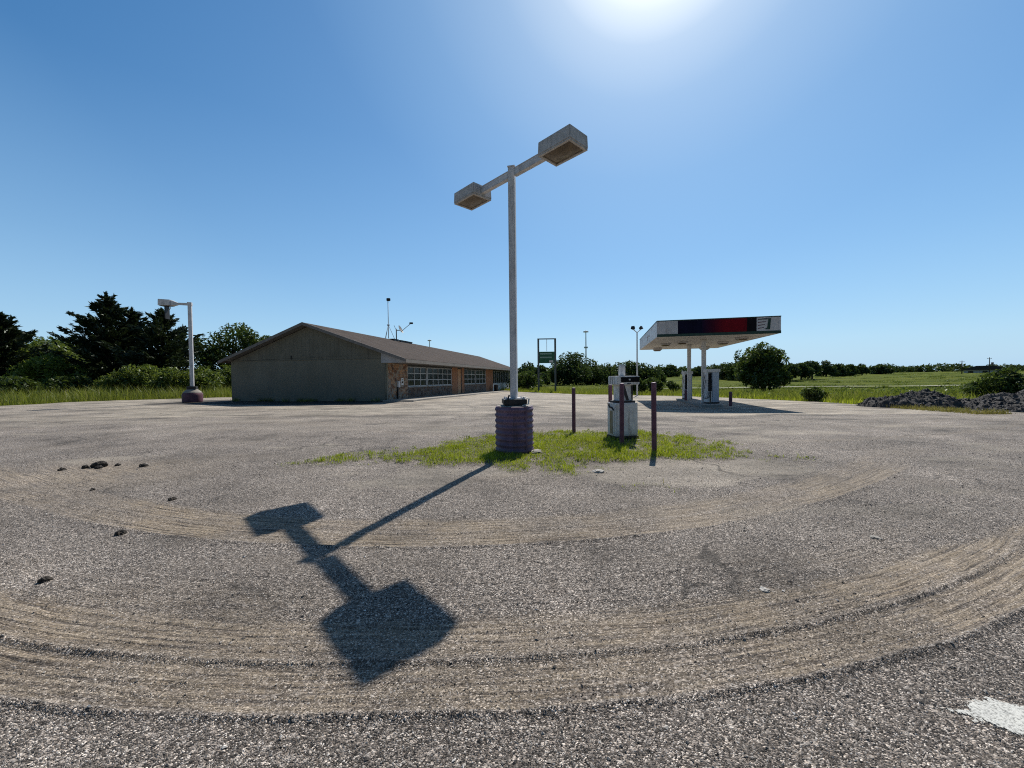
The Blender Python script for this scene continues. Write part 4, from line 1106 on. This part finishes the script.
def upole(x_, y_, h_, label):
    o = empty('utility_pole', (x_, y_, g(x_, y_)))
    tag(o, label, 'utility pole', 'utility poles on the far horizon')
    MB().tube([(0, 0, 0), (0, 0, h_)], [.2, .13], 8).build('pole', M['bark'], o)
    MB().bar((-1.2, 0, h_ - .6), (1.2, 0, h_ - .6), .14).build('crossarm', M['bark'], o)
    for s in (-1, 0, 1): MB().lathe([(.08, h_ - .52), (.09, h_ - .35), (.02, h_ - .3)], (s, 0, 0), 8).build('insulator', M['dish'], o)
upole(222, 190, 7.0, 'utility pole left of the distant house on the horizon')
upole(243, 196, 8.6, 'utility pole standing in front of the distant house')

# ------------------------------------------------------------------ trees
def leaf_quads(name, C, size, m, parent, seed, elong=1.5, D=None):
    r = np.random.default_rng(seed); n = len(C)
    A = r.normal(size=(n, 3)) if D is None else D + r.normal(size=(n, 3)) * .45
    A /= np.linalg.norm(A, axis=1)[:, None] + 1e-9
    B = np.cross(A, r.normal(size=(n, 3))); B /= np.linalg.norm(B, axis=1)[:, None] + 1e-9
    s = (size * r.uniform(.6, 1.35, n))[:, None]
    V = np.stack([C - A * s * elong, C + B * s * .6, C + A * s * elong, C - B * s * .6], 1)
    F = np.arange(n * 4).reshape(n, 4)
    return np_mesh(name, V.reshape(-1, 3), F, m, parent)
def deciduous(x_, y_, h, w, seed, n, leaf, m, label, group, name='broadleaf_tree', base=.12, lobes=13, zz=None, squash=1.0, cat='tree', gap=.40):
    r = np.random.default_rng(seed)
    o = empty(name, (x_, y_, g(x_, y_) if zz is None else zz))
    tag(o, label, cat, group)
    L = []
    for i in range(lobes):
        u = r.normal(size=3); u /= np.linalg.norm(u)
        q = r.uniform(.25, .72)
        c = np.array([u[0] * w * .5 * q, u[1] * w * .5 * q, h * (base + (1 - base) * (.5 + .5 * u[2] * q * 1.05))])
        prof = math.sin(math.pi * min(max((c[2] / h - base) / (1 - base), .06), .94)) ** .5
        c[:2] *= .55 + .6 * prof
        L.append((c, w * r.uniform(.15, .25)))
    L.append((np.array([0, 0, h * .84]), w * .17)); L.append((np.array([0, 0, h * (.5 + base * .5)]), w * .25))
    P = []
    wts = np.array([q[1] ** 2 for q in L]); wts /= wts.sum()
    for (c, R), k_ in zip(L, (wts * n * 1.5).astype(int)):
        u = r.normal(size=(k_, 3)); u /= np.linalg.norm(u, axis=1)[:, None]
        rr = R * (.35 + .75 * r.random(k_) ** .55)
        p = c + u * rr[:, None] * np.array([1, 1, .82 * squash])
        f = fbm(p[:, 0] * 2.2 / max(w * .22, .3) + 50, p[:, 2] * 2.2 / max(w * .22, .3) + p[:, 1] * 1.3, seed + 9, 3)
        P.append(p[(f > gap) & (p[:, 2] > .03)])
    P = np.concatenate(P)
    leaf_quads('crown', P, leaf, m, o, seed + 1)
    t = MB(); tr = w * .035
    t.tube([(0, 0, -.2), (tr * .4, 0, h * .2), (-tr * .4, tr * .3, h * .45), (0, 0, h * .7)], [tr * 1.3, tr, tr * .7, tr * .3], 8)
    for c, R in L[:8]:
        t.tube([(0, 0, h * (.12 + .25 * r.random())), tuple(c * np.array([.5, .5, .75])), tuple(c)], [tr * .6, tr * .4, tr * .12], 6, False)
    t.build('trunk', M['bark'], o)
    return o
def cedar(x_, y_, h, w, seed, label, n=12500, group='dark cedars on the left'):
    r = np.random.default_rng(seed)
    o = empty('cedar_tree', (x_, y_, g(x_, y_))); tag(o, label, 'tree', group)
    t = MB(); t.tube([(0, 0, -.2), (0, 0, h * .5), (.05, 0, h * .97)], [w * .035, w * .02, .02], 8)
    C = []; D = []
    nb = 135
    for i in range(nb):
        f = (i + r.random()) / nb
        z0 = h * (.03 + .94 * f)
        L = w * .5 * (1.05 - f) ** .74 * (r.uniform(.5, .95) + .45 * (r.random() > .86)) * (1.0 if f > .12 else .8)
        a = r.uniform(0, 6.283); up = r.uniform(.12, .5) + .35 * f
        d = np.array([math.cos(a), math.sin(a), up]); d /= np.linalg.norm(d)
        k_ = max(int(n / nb * (L / (w * .32))), 14)
        s = r.random(k_) ** .62
        side = r.normal(size=(k_, 3)) * (L * .13 * (1.08 - s) + .05)[:, None] * np.array([1, 1, .55])
        p = np.array([0, 0, z0]) + d * (s * L)[:, None] + side
        p[:, 2] += .10 * L * s ** 2
        C.append(p); dd = d + side * .6 / (L * .2 + .1); D.append(dd)
        if i % 3 == 0: t.tube([(0, 0, z0), tuple(np.array([0, 0, z0]) + d * L * .9)], [.05, .015], 5, False)
    k_ = 260
    zt = r.random(k_) ** .7
    C.append(np.stack([r.normal(size=k_) * .09 * (1.1 - zt), r.normal(size=k_) * .09 * (1.1 - zt), h * (.86 + .16 * zt)], -1)); D.append(np.tile([0, 0, 1.], (k_, 1)))
    C = np.concatenate(C); D = np.concatenate(D)
    k_ = C[:, 2] > .05
    leaf_quads('crown', C[k_], .14, M['cedar'], o, seed + 2, 2.0, D[k_])
    t.build('trunk', M['bark'], o)
    return o
def shrub(x_, y_, h, w, seed, m, label, group, n=2200, leaf=.09, name='shrub', zz=None):
    return deciduous(x_, y_, h, w, seed, n, leaf, m, label, group, name, base=.0, lobes=9, zz=zz, cat='shrub')
def PX(px_, Y_): # ground x of a column of the layout plan at distance Y_
    return (px_ - 512) / 385 * Y_
# cedars on the left
cedar(PX(109, 41), 41, 10.5, 9.6, 101, 'tallest dark cedar with a pointed jagged top, left of the second lamp')
cedar(PX(134, 43), 43, 9.2, 9.6, 102, 'dark cedar in the middle of the group, just right of the tallest one')
cedar(PX(164, 41), 41, 8.8, 9.6, 103, 'dark cedar at the right end of the group, just left of the second lamp')
cedar(PX(4, 38), 38, 8.0, 7.6, 104, 'dark cedar cut off by the left edge of the picture')
# pale trees and shrubs between them
deciduous(PX(48, 46), 46, 6.6, 8.0, 111, 7000, .15, M['leaf_mid'], 'loose green tree between the far-left cedar and the tallest cedar', 'broadleaf trees on the left')
deciduous(PX(66, 50), 50, 7.6, 6.0, 112, 6000, .15, M['leaf_mid'], 'rounded green tree rising behind the left flank of the tallest cedar', 'broadleaf trees on the left')
shrub(PX(50, 38), 38, 4.0, 6.0, 113, M['leaf_light'], 'large bright green shrub below the loose tree on the left', 'shrubs along the left verge', 4200, .11)
sh = [(22, 33, 1.9, 3.6, 'dark', 'low dark green shrub at the far left behind the tall grass'), (80, 36, 2.2, 4.4, 'dark', 'deep green shrub at the foot of the tallest cedar'),
      (124, 35, 2.9, 4.2, 'light', 'bright green shrub in front of the middle cedar'), (148, 36, 3.2, 4.4, 'mid', 'mid green shrub in front of the right-hand cedar'),
      (171, 35, 3.0, 3.6, 'light', 'pale green shrub just left of the second lamp pole'), (204, 37, 3.1, 4.2, 'mid', 'green shrub just right of the second lamp pole'),
      (226, 40, 3.2, 4.4, 'light', 'bright shrub against the back corner of the building')]
for i, (p_, Y_, h_, w_, c_, lb) in enumerate(sh):
    shrub(PX(p_, Y_), Y_, h_ * .86, w_, 120 + i, {'dark': M['leaf'], 'light': M['leaf_mid'], 'mid': M['leaf_mid']}[c_], lb, 'shrubs along the left verge', 3000, .10)
deciduous(PX(234, 52), 52, 9.3, 8.6, 131, 7000, .16, M['leaf'], 'large open-crowned tree behind the left end of the building roof', 'broadleaf trees on the left', gap=.50, lobes=16)
deciduous(PX(207, 50), 50, 7.6, 5.6, 132, 5000, .16, M['leaf'], 'smaller open tree between the second lamp and the building', 'broadleaf trees on the left', gap=.50, lobes=16)
deciduous(PX(268, 60), 60, 8.6, 6.4, 133, 4500, .18, M['leaf'], 'tree whose top just shows over the left roof slope', 'broadleaf trees on the left')
# trees behind, centre
cen = [(492, 95, 6.6, 8, 'dark treetop showing over the far end of the building roof'), (506, 100, 5.2, 8, 'treetop just left of the lamp pole behind the building'),
       (528, 105, 7.3, 9, 'dark tree just right of the lamp pole'), (541, 98, 6.4, 7, 'tree behind the left post of the price sign'), (556, 112, 8.0, 10, 'tree just right of the price sign'),
       (575, 112, 10.4, 14, 'largest rounded dark tree between the price sign and the old pump'), (592, 116, 8.6, 11, 'dark tree on the right shoulder of the largest rounded tree'),
       (606, 120, 7.0, 11, 'lower dark tree left of the old pump'), (630, 100, 6.9, 12, 'dark rounded tree directly behind the old pump'), (645, 100, 6.2, 11, 'dark tree just right of the old pump'),
       (619, 125, 7.2, 12, 'dark tree far behind the old pump on its left')]
for i, (p_, Y_, h_, w_, lb) in enumerate(cen):
    deciduous(PX(p_, Y_), Y_, h_ * .84, w_, 140 + i, 4200, .27, M['leaf_far'], lb, 'trees beyond the lot', base=-.12)
shrub(PX(527, 62), 62, 3.0, 6.0, 160, M['leaf'], 'bushy shrub at the foot of the price sign, left side', 'bushes at the back of the lot', 2600, .14)
shrub(PX(637, 46), 46, 1.9, 3.2, 161, M['leaf'], 'dark bush at the foot of the floodlight pole', 'bushes at the back of the lot', 2400, .10)
shrub(PX(651, 50), 50, 2.0, 3.0, 162, M['leaf'], 'dark bush just right of the floodlight pole', 'bushes at the back of the lot', 2200, .10)
shrub(PX(673, 52), 52, 1.5, 2.0, 163, M['leaf'], 'small dark bush in the meadow left of the canopy columns', 'bushes at the back of the lot', 1500, .10)
# right
deciduous(31.3, 48, 6.3, 6.9, 171, 17000, .13, M['leaf'], 'large round dark green tree right of the canopy', None, base=.10, lobes=20, gap=.45)
shrub(PX(815, 27), 27, .85, 2.0, 172, M['leaf'], 'rounded green bush at the right edge of the lot', 'bushes on the right', 2600, .06)
shrub(PX(829, 28), 28.4, .7, 1.0, 173, M['leaf_light'], 'small pale bush beside the rounded bush at the lot edge', 'bushes on the right', 900, .05)
shrub(PX(985, 29), 29, 1.15, 3.2, 174, M['leaf'], 'dark bush behind the left end of the right-hand gravel heap', 'bushes on the right', 3600, .08)
shrub(PX(1010, 28), 28, 1.95, 3.0, 175, M['leaf'], 'tallest dark bush behind the right-hand gravel heap', 'bushes on the right', 4000, .08)
shrub(PX(1034, 27), 27, 1.7, 3.0, 176, M['leaf'], 'dark bush at the right edge of the picture behind the heap', 'bushes on the right', 3200, .08)
shrub(PX(1000, 34), 34, 1.5, 3.0, 177, M['leaf_light'], 'paler bush farther behind the right-hand dark bushes', 'bushes on the right', 2200, .09)
rt = [(775, 135, 8.0, 10, 'dark tree at left of the row beyond the round tree'), (790, 130, 7.6, 8, 'tree with bare trunk just right of the round tree'), (801, 135, 7.4, 8, 'second bare-trunked tree right of the round tree'),
      (812, 140, 8.6, 9, 'third tree right of the round tree, slightly taller'), (826, 165, 9.0, 11, 'tallest dark tree of the far right row'), (838, 180, 7.0, 11, 'lower tree just right of the tallest far tree'),
      (850, 190, 6.4, 11, 'low tree in the far right row before the small crown'), (862, 200, 7.4, 9, 'small round crown standing above the far hedge line'), (881, 220, 6.4, 13, 'broad low tree on the far right horizon'),
      (670, 190, 8.0, 12, 'small round tree on the horizon left of the canopy columns'), (722, 150, 7.0, 14, 'dark tree on the horizon behind the right canopy column'), (740, 140, 8.2, 13, 'dark tree on the horizon against the left of the round tree'),
      (700, 210, 6.0, 14, 'low tree on the horizon between the canopy columns')]
for i, (p_, Y_, h_, w_, lb) in enumerate(rt):
    deciduous(PX(p_, Y_), Y_, h_ * .80, w_ * .82, 180 + i, 2400, .34 if Y_ < 170 else .45, M['leaf_far'], lb, 'trees beyond the meadow', base=.1 if i in (1, 2, 3) else -.1)
def meadow_clumps():
    r = np.random.default_rng(31); C = []; Sz = []
    n_ = 1500
    yy = 34 + 230 * r.random(n_) ** 1.8; xx = (r.random(n_) * 2 - .75) * yy * 1.3
    ok = (lot_sd(xx, yy) < -3) & (xx > -2) & (fbm(xx * .04, yy * .06, 41) > .44)
    for x_, y_ in zip(xx[ok], yy[ok]):
        w_ = r.uniform(.5, 2.2) * (1 + y_ / 150); h_ = r.uniform(.25, .8)
        k_ = 70
        p = r.normal(size=(k_, 3)) * np.array([w_ * .4, w_ * .3, h_ * .3]); p[:, 2] = np.abs(p[:, 2])
        C.append(p + np.array([x_, y_, float(zground(np.array([[x_]]), np.array([[y_]]))[0, 0])]))
    o = leaf_quads('meadow_clumps', np.concatenate(C), .11, M['leaf_mid'], None, 6); tag(o, kind='stuff')
meadow_clumps()
weeds()
# weeds along the foot of the gable wall
rw = np.random.default_rng(61)
lx_ = rw.uniform(-11.8, -.3, 2600); ly_ = -.03 - .35 * rw.random(2600) ** 2
kw = fbm(lx_ * .9, ly_ + 5, 62, 3) > .5; lx_, ly_ = lx_[kw], ly_[kw]
c10, s10 = math.cos(R_(-10)), math.sin(R_(-10))
xw, yw = -8.11 + lx_ * c10 - ly_ * s10, 24.92 + lx_ * s10 + ly_ * c10
o = blades('wall_weeds', xw, yw, surfA(xw, yw), .05 + .28 * rw.random(len(xw)) ** 2.5, .02, M['tall'], 63, .7); tag(o, kind='stuff')
# far-off woods along the horizon
def far_woods():
    r = np.random.default_rng(77); C = []
    th = np.linspace(R_(-75), R_(75), 210)
    for t_ in th:
        if r.random() < .12: continue
        d_ = r.uniform(300, 380) / max(math.cos(t_), .35) * .9
        x_, y_ = math.sin(t_) * d_, math.cos(t_) * d_
        h_ = r.uniform(4.0, 8.0); w_ = r.uniform(9, 17)
        k_ = 260
        u = r.normal(size=(k_, 3)); u /= np.linalg.norm(u, axis=1)[:, None]
        rr = (.5 + .55 * r.random(k_))[:, None]
        p = np.array([x_, y_, g(x_, y_) + h_ * .42]) + u * rr * np.array([w_ * .5, w_ * .5, h_ * .55])
        C.append(p)
    C = np.concatenate(C)
    o = leaf_quads('distant_woods', C, .75, M['leaf_far'], None, 5)
    tag(o, kind='stuff')
far_woods()

# ------------------------------------------------------------------ gravel heaps on the right
def heap(cx, cy, lx_, ly_, hgt, rot, seed, label, lumps=1.0, n_st=5000, mat='millings'):
    nx, ny = 110, 80
    u = np.linspace(-1.15, 1.15, nx); v = np.linspace(-1.15, 1.15, ny)
    U, V_ = np.meshgrid(u, v)
    rr = np.hypot(U, V_) + (fbm(U * 2.2 + seed, V_ * 2.2, seed, 3) - .5) * .5
    prof = np.clip(1 - rr, 0, 1) ** .85
    Hh = hgt * prof * (.65 + .7 * fbm(U * 2.5 + 9, V_ * 2.5 + seed, seed + 1, 4)) + lumps * .22 * (fbm(U * 7, V_ * 7, seed + 2, 4) - .45) * ss(prof * 4)
    c, s = math.cos(rot), math.sin(rot)
    X = cx + U * lx_ * c - V_ * ly_ * s; Y = cy + U * lx_ * s + V_ * ly_ * c
    Z = G(X, Y) - .10 + Hh + .08 * ss(prof * 6)
    Vx = np.stack([X, Y, Z], -1).reshape(-1, 3)
    i = np.arange(nx * ny).reshape(ny, nx)
    F = np.stack([i[:-1, :-1], i[:-1, 1:], i[1:, 1:], i[1:, :-1]], -1).reshape(-1, 4)
    root = empty('gravel_heap', (cx, cy, 0)); tag(root, label, 'heap', 'heaps of dark road millings')
    Vx[:, 0] -= cx; Vx[:, 1] -= cy
    np_mesh('mound', Vx, F, worn('heap_fill_%d' % seed, (.09, .085, .08), (.052, .049, .048), .95, 1.6, 0, (.14, .13, .12), .5, False, .9, .2, 9), root, True)
    r = np.random.default_rng(seed)
    k_ = r.integers(0, len(Vx), n_st); P = Vx[k_]
    ok = Hh.reshape(-1)[k_] > .02; P = P[ok]
    P = P + r.normal(size=P.shape) * np.array([lx_ / nx, ly_ / ny, 0]) 
    sz = .015 + .05 * r.random(len(P)) ** 4 + .07 * (r.random(len(P)) > .985)
    so = stones_mesh('loose_chunks', P[:, 0], P[:, 1], P[:, 2] + sz * .2, sz, M[mat], seed + 5, .8)
    so.parent = root; so['kind'] = 'stuff'
    return root
heap(22.0, 21.2, 2.5, 1.6, 1.0, R_(-8), 201, 'long dark gravel heap with a pale rock on its top, left of the pair')
heap(23.3, 17.0, 2.2, 1.6, .95, R_(-35), 202, 'lumpy dark gravel heap at the right edge, nearest the lot')
heap(26.6, 20.8, 3.0, 1.8, .62, R_(-20), 203, 'lower grey gravel heap between and behind the two dark heaps')
def rock(name, x_, y_, z_, s, seed, m, label, cat, group, flat=.6):
    r = random.Random(seed)
    bm = bmesh.new(); bmesh.ops.create_icosphere(bm, subdivisions=3, radius=1)
    sc = Vector((r.uniform(.8, 1.3), r.uniform(.7, 1.1), flat))
    for v in bm.verts:
        n_ = .55 * fbm(v.co.x * 1.6 + seed, v.co.y * 1.6 + v.co.z * 2.1, seed, 4) + .45 * fbm(v.co.x * 4.5 + seed, v.co.y * 4.5 + v.co.z * 5.3, seed + 3, 3)
        v.co = Vector((v.co.x * sc.x, v.co.y * sc.y, v.co.z * sc.z)) * (.25 + 1.5 * float(n_)) * s
    me = bpy.data.meshes.new(name); bm.to_mesh(me); bm.free(); me.materials.append(m)
    o = bpy.data.objects.new(name, me); COL.objects.link(o)
    o.location = (x_, y_, z_ + s * flat * .45); o.rotation_euler = (0, 0, r.uniform(0, 6))
    tag(o, label, cat, group); return o
rock('pale_rock', 22.0, 21.2, .30, .12, 3, M['white'], 'pale rock on the crest of the long gravel heap', 'rock', None)
# dry grass in front of the heaps
r = np.random.default_rng(8); n = 14000
x = r.uniform(17.5, 21.8, n); y = r.uniform(15, 21, n)
k = (np.abs((x - 19.9) - (17.8 - y) * -.32) < .55 + .4 * r.random(n)) & (fbm(x * 1.8, y * 1.8, 9) > .36 + .2 * r.random(n))
x, y = x[k], y[k]
o = blades('dry_grass', x, y, surfA(x, y), .03 + .22 * r.random(len(x)) ** 2.5, .02, M['dry'], 6, 1.2); tag(o, kind='stuff')

# ------------------------------------------------------------------ clods and concrete bits on the lot
cl = [(-7.55, 7.0, .15, 'largest dark clod, left of the dusty turn marks'), (-7.95, 6.75, .075, 'small dark clod touching the left of the largest clod'), (-6.75, 7.0, .08, 'dark clod just right of the largest clod'),
      (-7.55, 5.45, .07, 'dark clod in the middle of the churned dust'), (-6.1, 5.55, .05, 'small dark clod at the right of the churned dust'),
      (-4.05, 3.93, .075, 'lone dark clod on clean gravel below the inner track'),
      (-3.72, 3.02, .06, 'flat dark clod above the outer track near the left edge'), (-4.5, 5.05, .06, 'flat dark clod at the top of the pale scuff')]
for i, (x_, y_, s_, lb) in enumerate(cl):
    rock('soil_clod', x_, y_, surf(x_, y_) - .015, s_ * .66, 300 + i, M['clod'], lb, 'clod', 'dark clods on the gravel', .85)
cl2 = [(-7.42, 6.86, .05, 'small dark clod leaning on the right of the largest clod'), (-7.7, 6.9, .06, 'dark clod leaning on the left of the largest clod'), (-7.3, 7.08, .035, 'dark crumb just behind the largest clod')]
for i, (x_, y_, s_, lb) in enumerate(cl2):
    rock('soil_clod', x_, y_, surf(x_, y_) - .01, s_, 320 + i, M['clod'], lb, 'clod', 'dark clods on the gravel', .9)
bits = [(1.38, 6.22, .09, 'pale flat concrete fragment at the front edge of the weeds'), (.47, 7.75, .13, 'pale broken concrete chunk at the foot of the purple barrel'),
        (1.83, 2.78, .036, 'small white fragment on open gravel inside the outer track'), (2.95, 9.05, .07, 'small pale stone beside the base of the old pump'), (3.45, 3.62, .05, 'pale fragment on the gravel right of the centre')]
for i, (x_, y_, s_, lb) in enumerate(bits):
    rock('concrete_fragment', x_, y_, surf(x_, y_) - .004, s_, 340 + i, M['chip'] if i in (0, 2) else M['concrete'], lb, 'fragment', 'pale fragments on the gravel', .3)

# ------------------------------------------------------------------ light, sky, camera
SUN_EL, SUN_AZ = 49.5, 21.45     # degrees, azimuth clockwise from +Y
w = bpy.data.worlds.new('World'); scene.world = w; w.use_nodes = True
nt = w.node_tree; nt.nodes.clear()
sky = nt.nodes.new('ShaderNodeTexSky'); sky.sky_type = 'NISHITA'; sky.sun_disc = False
sky.sun_elevation = R_(SUN_EL); sky.sun_rotation = R_(SUN_AZ)
sky.altitude = 200; sky.air_density = 1.0; sky.dust_density = .35; sky.ozone_density = 2.2
bg = nt.nodes.new('ShaderNodeBackground'); bg.inputs[1].default_value = .105
hsv = nt.nodes.new('ShaderNodeHueSaturation'); hsv.inputs['Saturation'].default_value = 1.45
wo = nt.nodes.new('ShaderNodeOutputWorld')
k = N(nt)
tcw = k.n('ShaderNodeTexCoord').outputs['Generated']; spw = k.n('ShaderNodeSeparateXYZ'); k.l(tcw, spw.inputs[0])
sunv = (math.sin(R_(SUN_AZ)) * math.cos(R_(SUN_EL)), math.cos(R_(SUN_AZ)) * math.cos(R_(SUN_EL)), math.sin(R_(SUN_EL)))
dt = k.n('ShaderNodeVectorMath', operation='DOT_PRODUCT'); k.l(tcw, dt.inputs[0]); dt.inputs[1].default_value = sunv
nt.links.new(sky.outputs[0], hsv.inputs['Color'])
c_ = k.mix(k.ramp(spw.outputs[2], [(0, .9), (.08, .68), (.25, .42), (.5, .15), (.75, 0)]), hsv.outputs[0], (4.0, 6.4, 8.9))
c_ = k.mix(k.ramp(dt.outputs['Value'], [(.55, 0), (.82, .14), (.94, .36), (1, .5)]), c_, (4.3, 7.0, 9.6))
c_ = k.mix(k.ramp(dt.outputs['Value'], [(.91, 0), (.96, .06), (.980, .22), (.988, .55), (.9935, .95), (.996, 1)]), c_, (10.5, 11.2, 11.6))
# sky dimmed at the zenith and behind the camera to lower the fill light
c_ = k.mix(1.0, c_, k.ramp(spw.outputs[2], [(.76, 1), (.97, .38)]), 'MULTIPLY')
c_ = k.mix(1.0, c_, k.ramp(k.math('ADD', k.math('MULTIPLY', spw.outputs[1], .5), .5), [(.3, .50), (.62, 1)]), 'MULTIPLY')
k.l(c_, bg.inputs[0]); nt.links.new(bg.outputs[0], wo.inputs[0])
sl = bpy.data.lights.new('sun', 'SUN'); sl.energy = 5.0; sl.angle = R_(.53); sl.color = (1, .95, .87)
so = bpy.data.objects.new('sun', sl); COL.objects.link(so)
dv = Vector((math.sin(R_(SUN_AZ)) * math.cos(R_(SUN_EL)), math.cos(R_(SUN_AZ)) * math.cos(R_(SUN_EL)), math.sin(R_(SUN_EL))))
so.rotation_euler = dv.to_track_quat('Z', 'Y').to_euler(); so.location = (0, 0, 30)

cam = bpy.data.cameras.new('camera'); co = bpy.data.objects.new('camera', cam); COL.objects.link(co)
cam.sensor_width = 36; cam.lens = 36 * 385 / 1024
cam.clip_start = .05; cam.clip_end = 9000
co.matrix_world = Matrix.Translation((0, 0, 1.6)) @ Matrix.Rotation(R_(90 - 1.34), 4, 'X') @ Matrix.Rotation(R_(-.6), 4, 'Z')
scene.camera = co
scene.render.engine = 'CYCLES'
scene.cycles.use_denoising = False
scene.cycles.sample_clamp_indirect = 3.0
scene.cycles.denoiser = 'OPENIMAGEDENOISE'
scene.cycles.denoising_prefilter = 'ACCURATE'
scene.cycles.denoising_input_passes = 'RGB_ALBEDO_NORMAL'
scene.cycles.filter_width = 1.1
scene.cycles.max_bounces = 6
scene.cycles.transparent_max_bounces = 12
scene.view_settings.view_transform = 'Standard'; scene.view_settings.look = 'None'
scene.view_settings.exposure = 0; scene.view_settings.gamma = 1
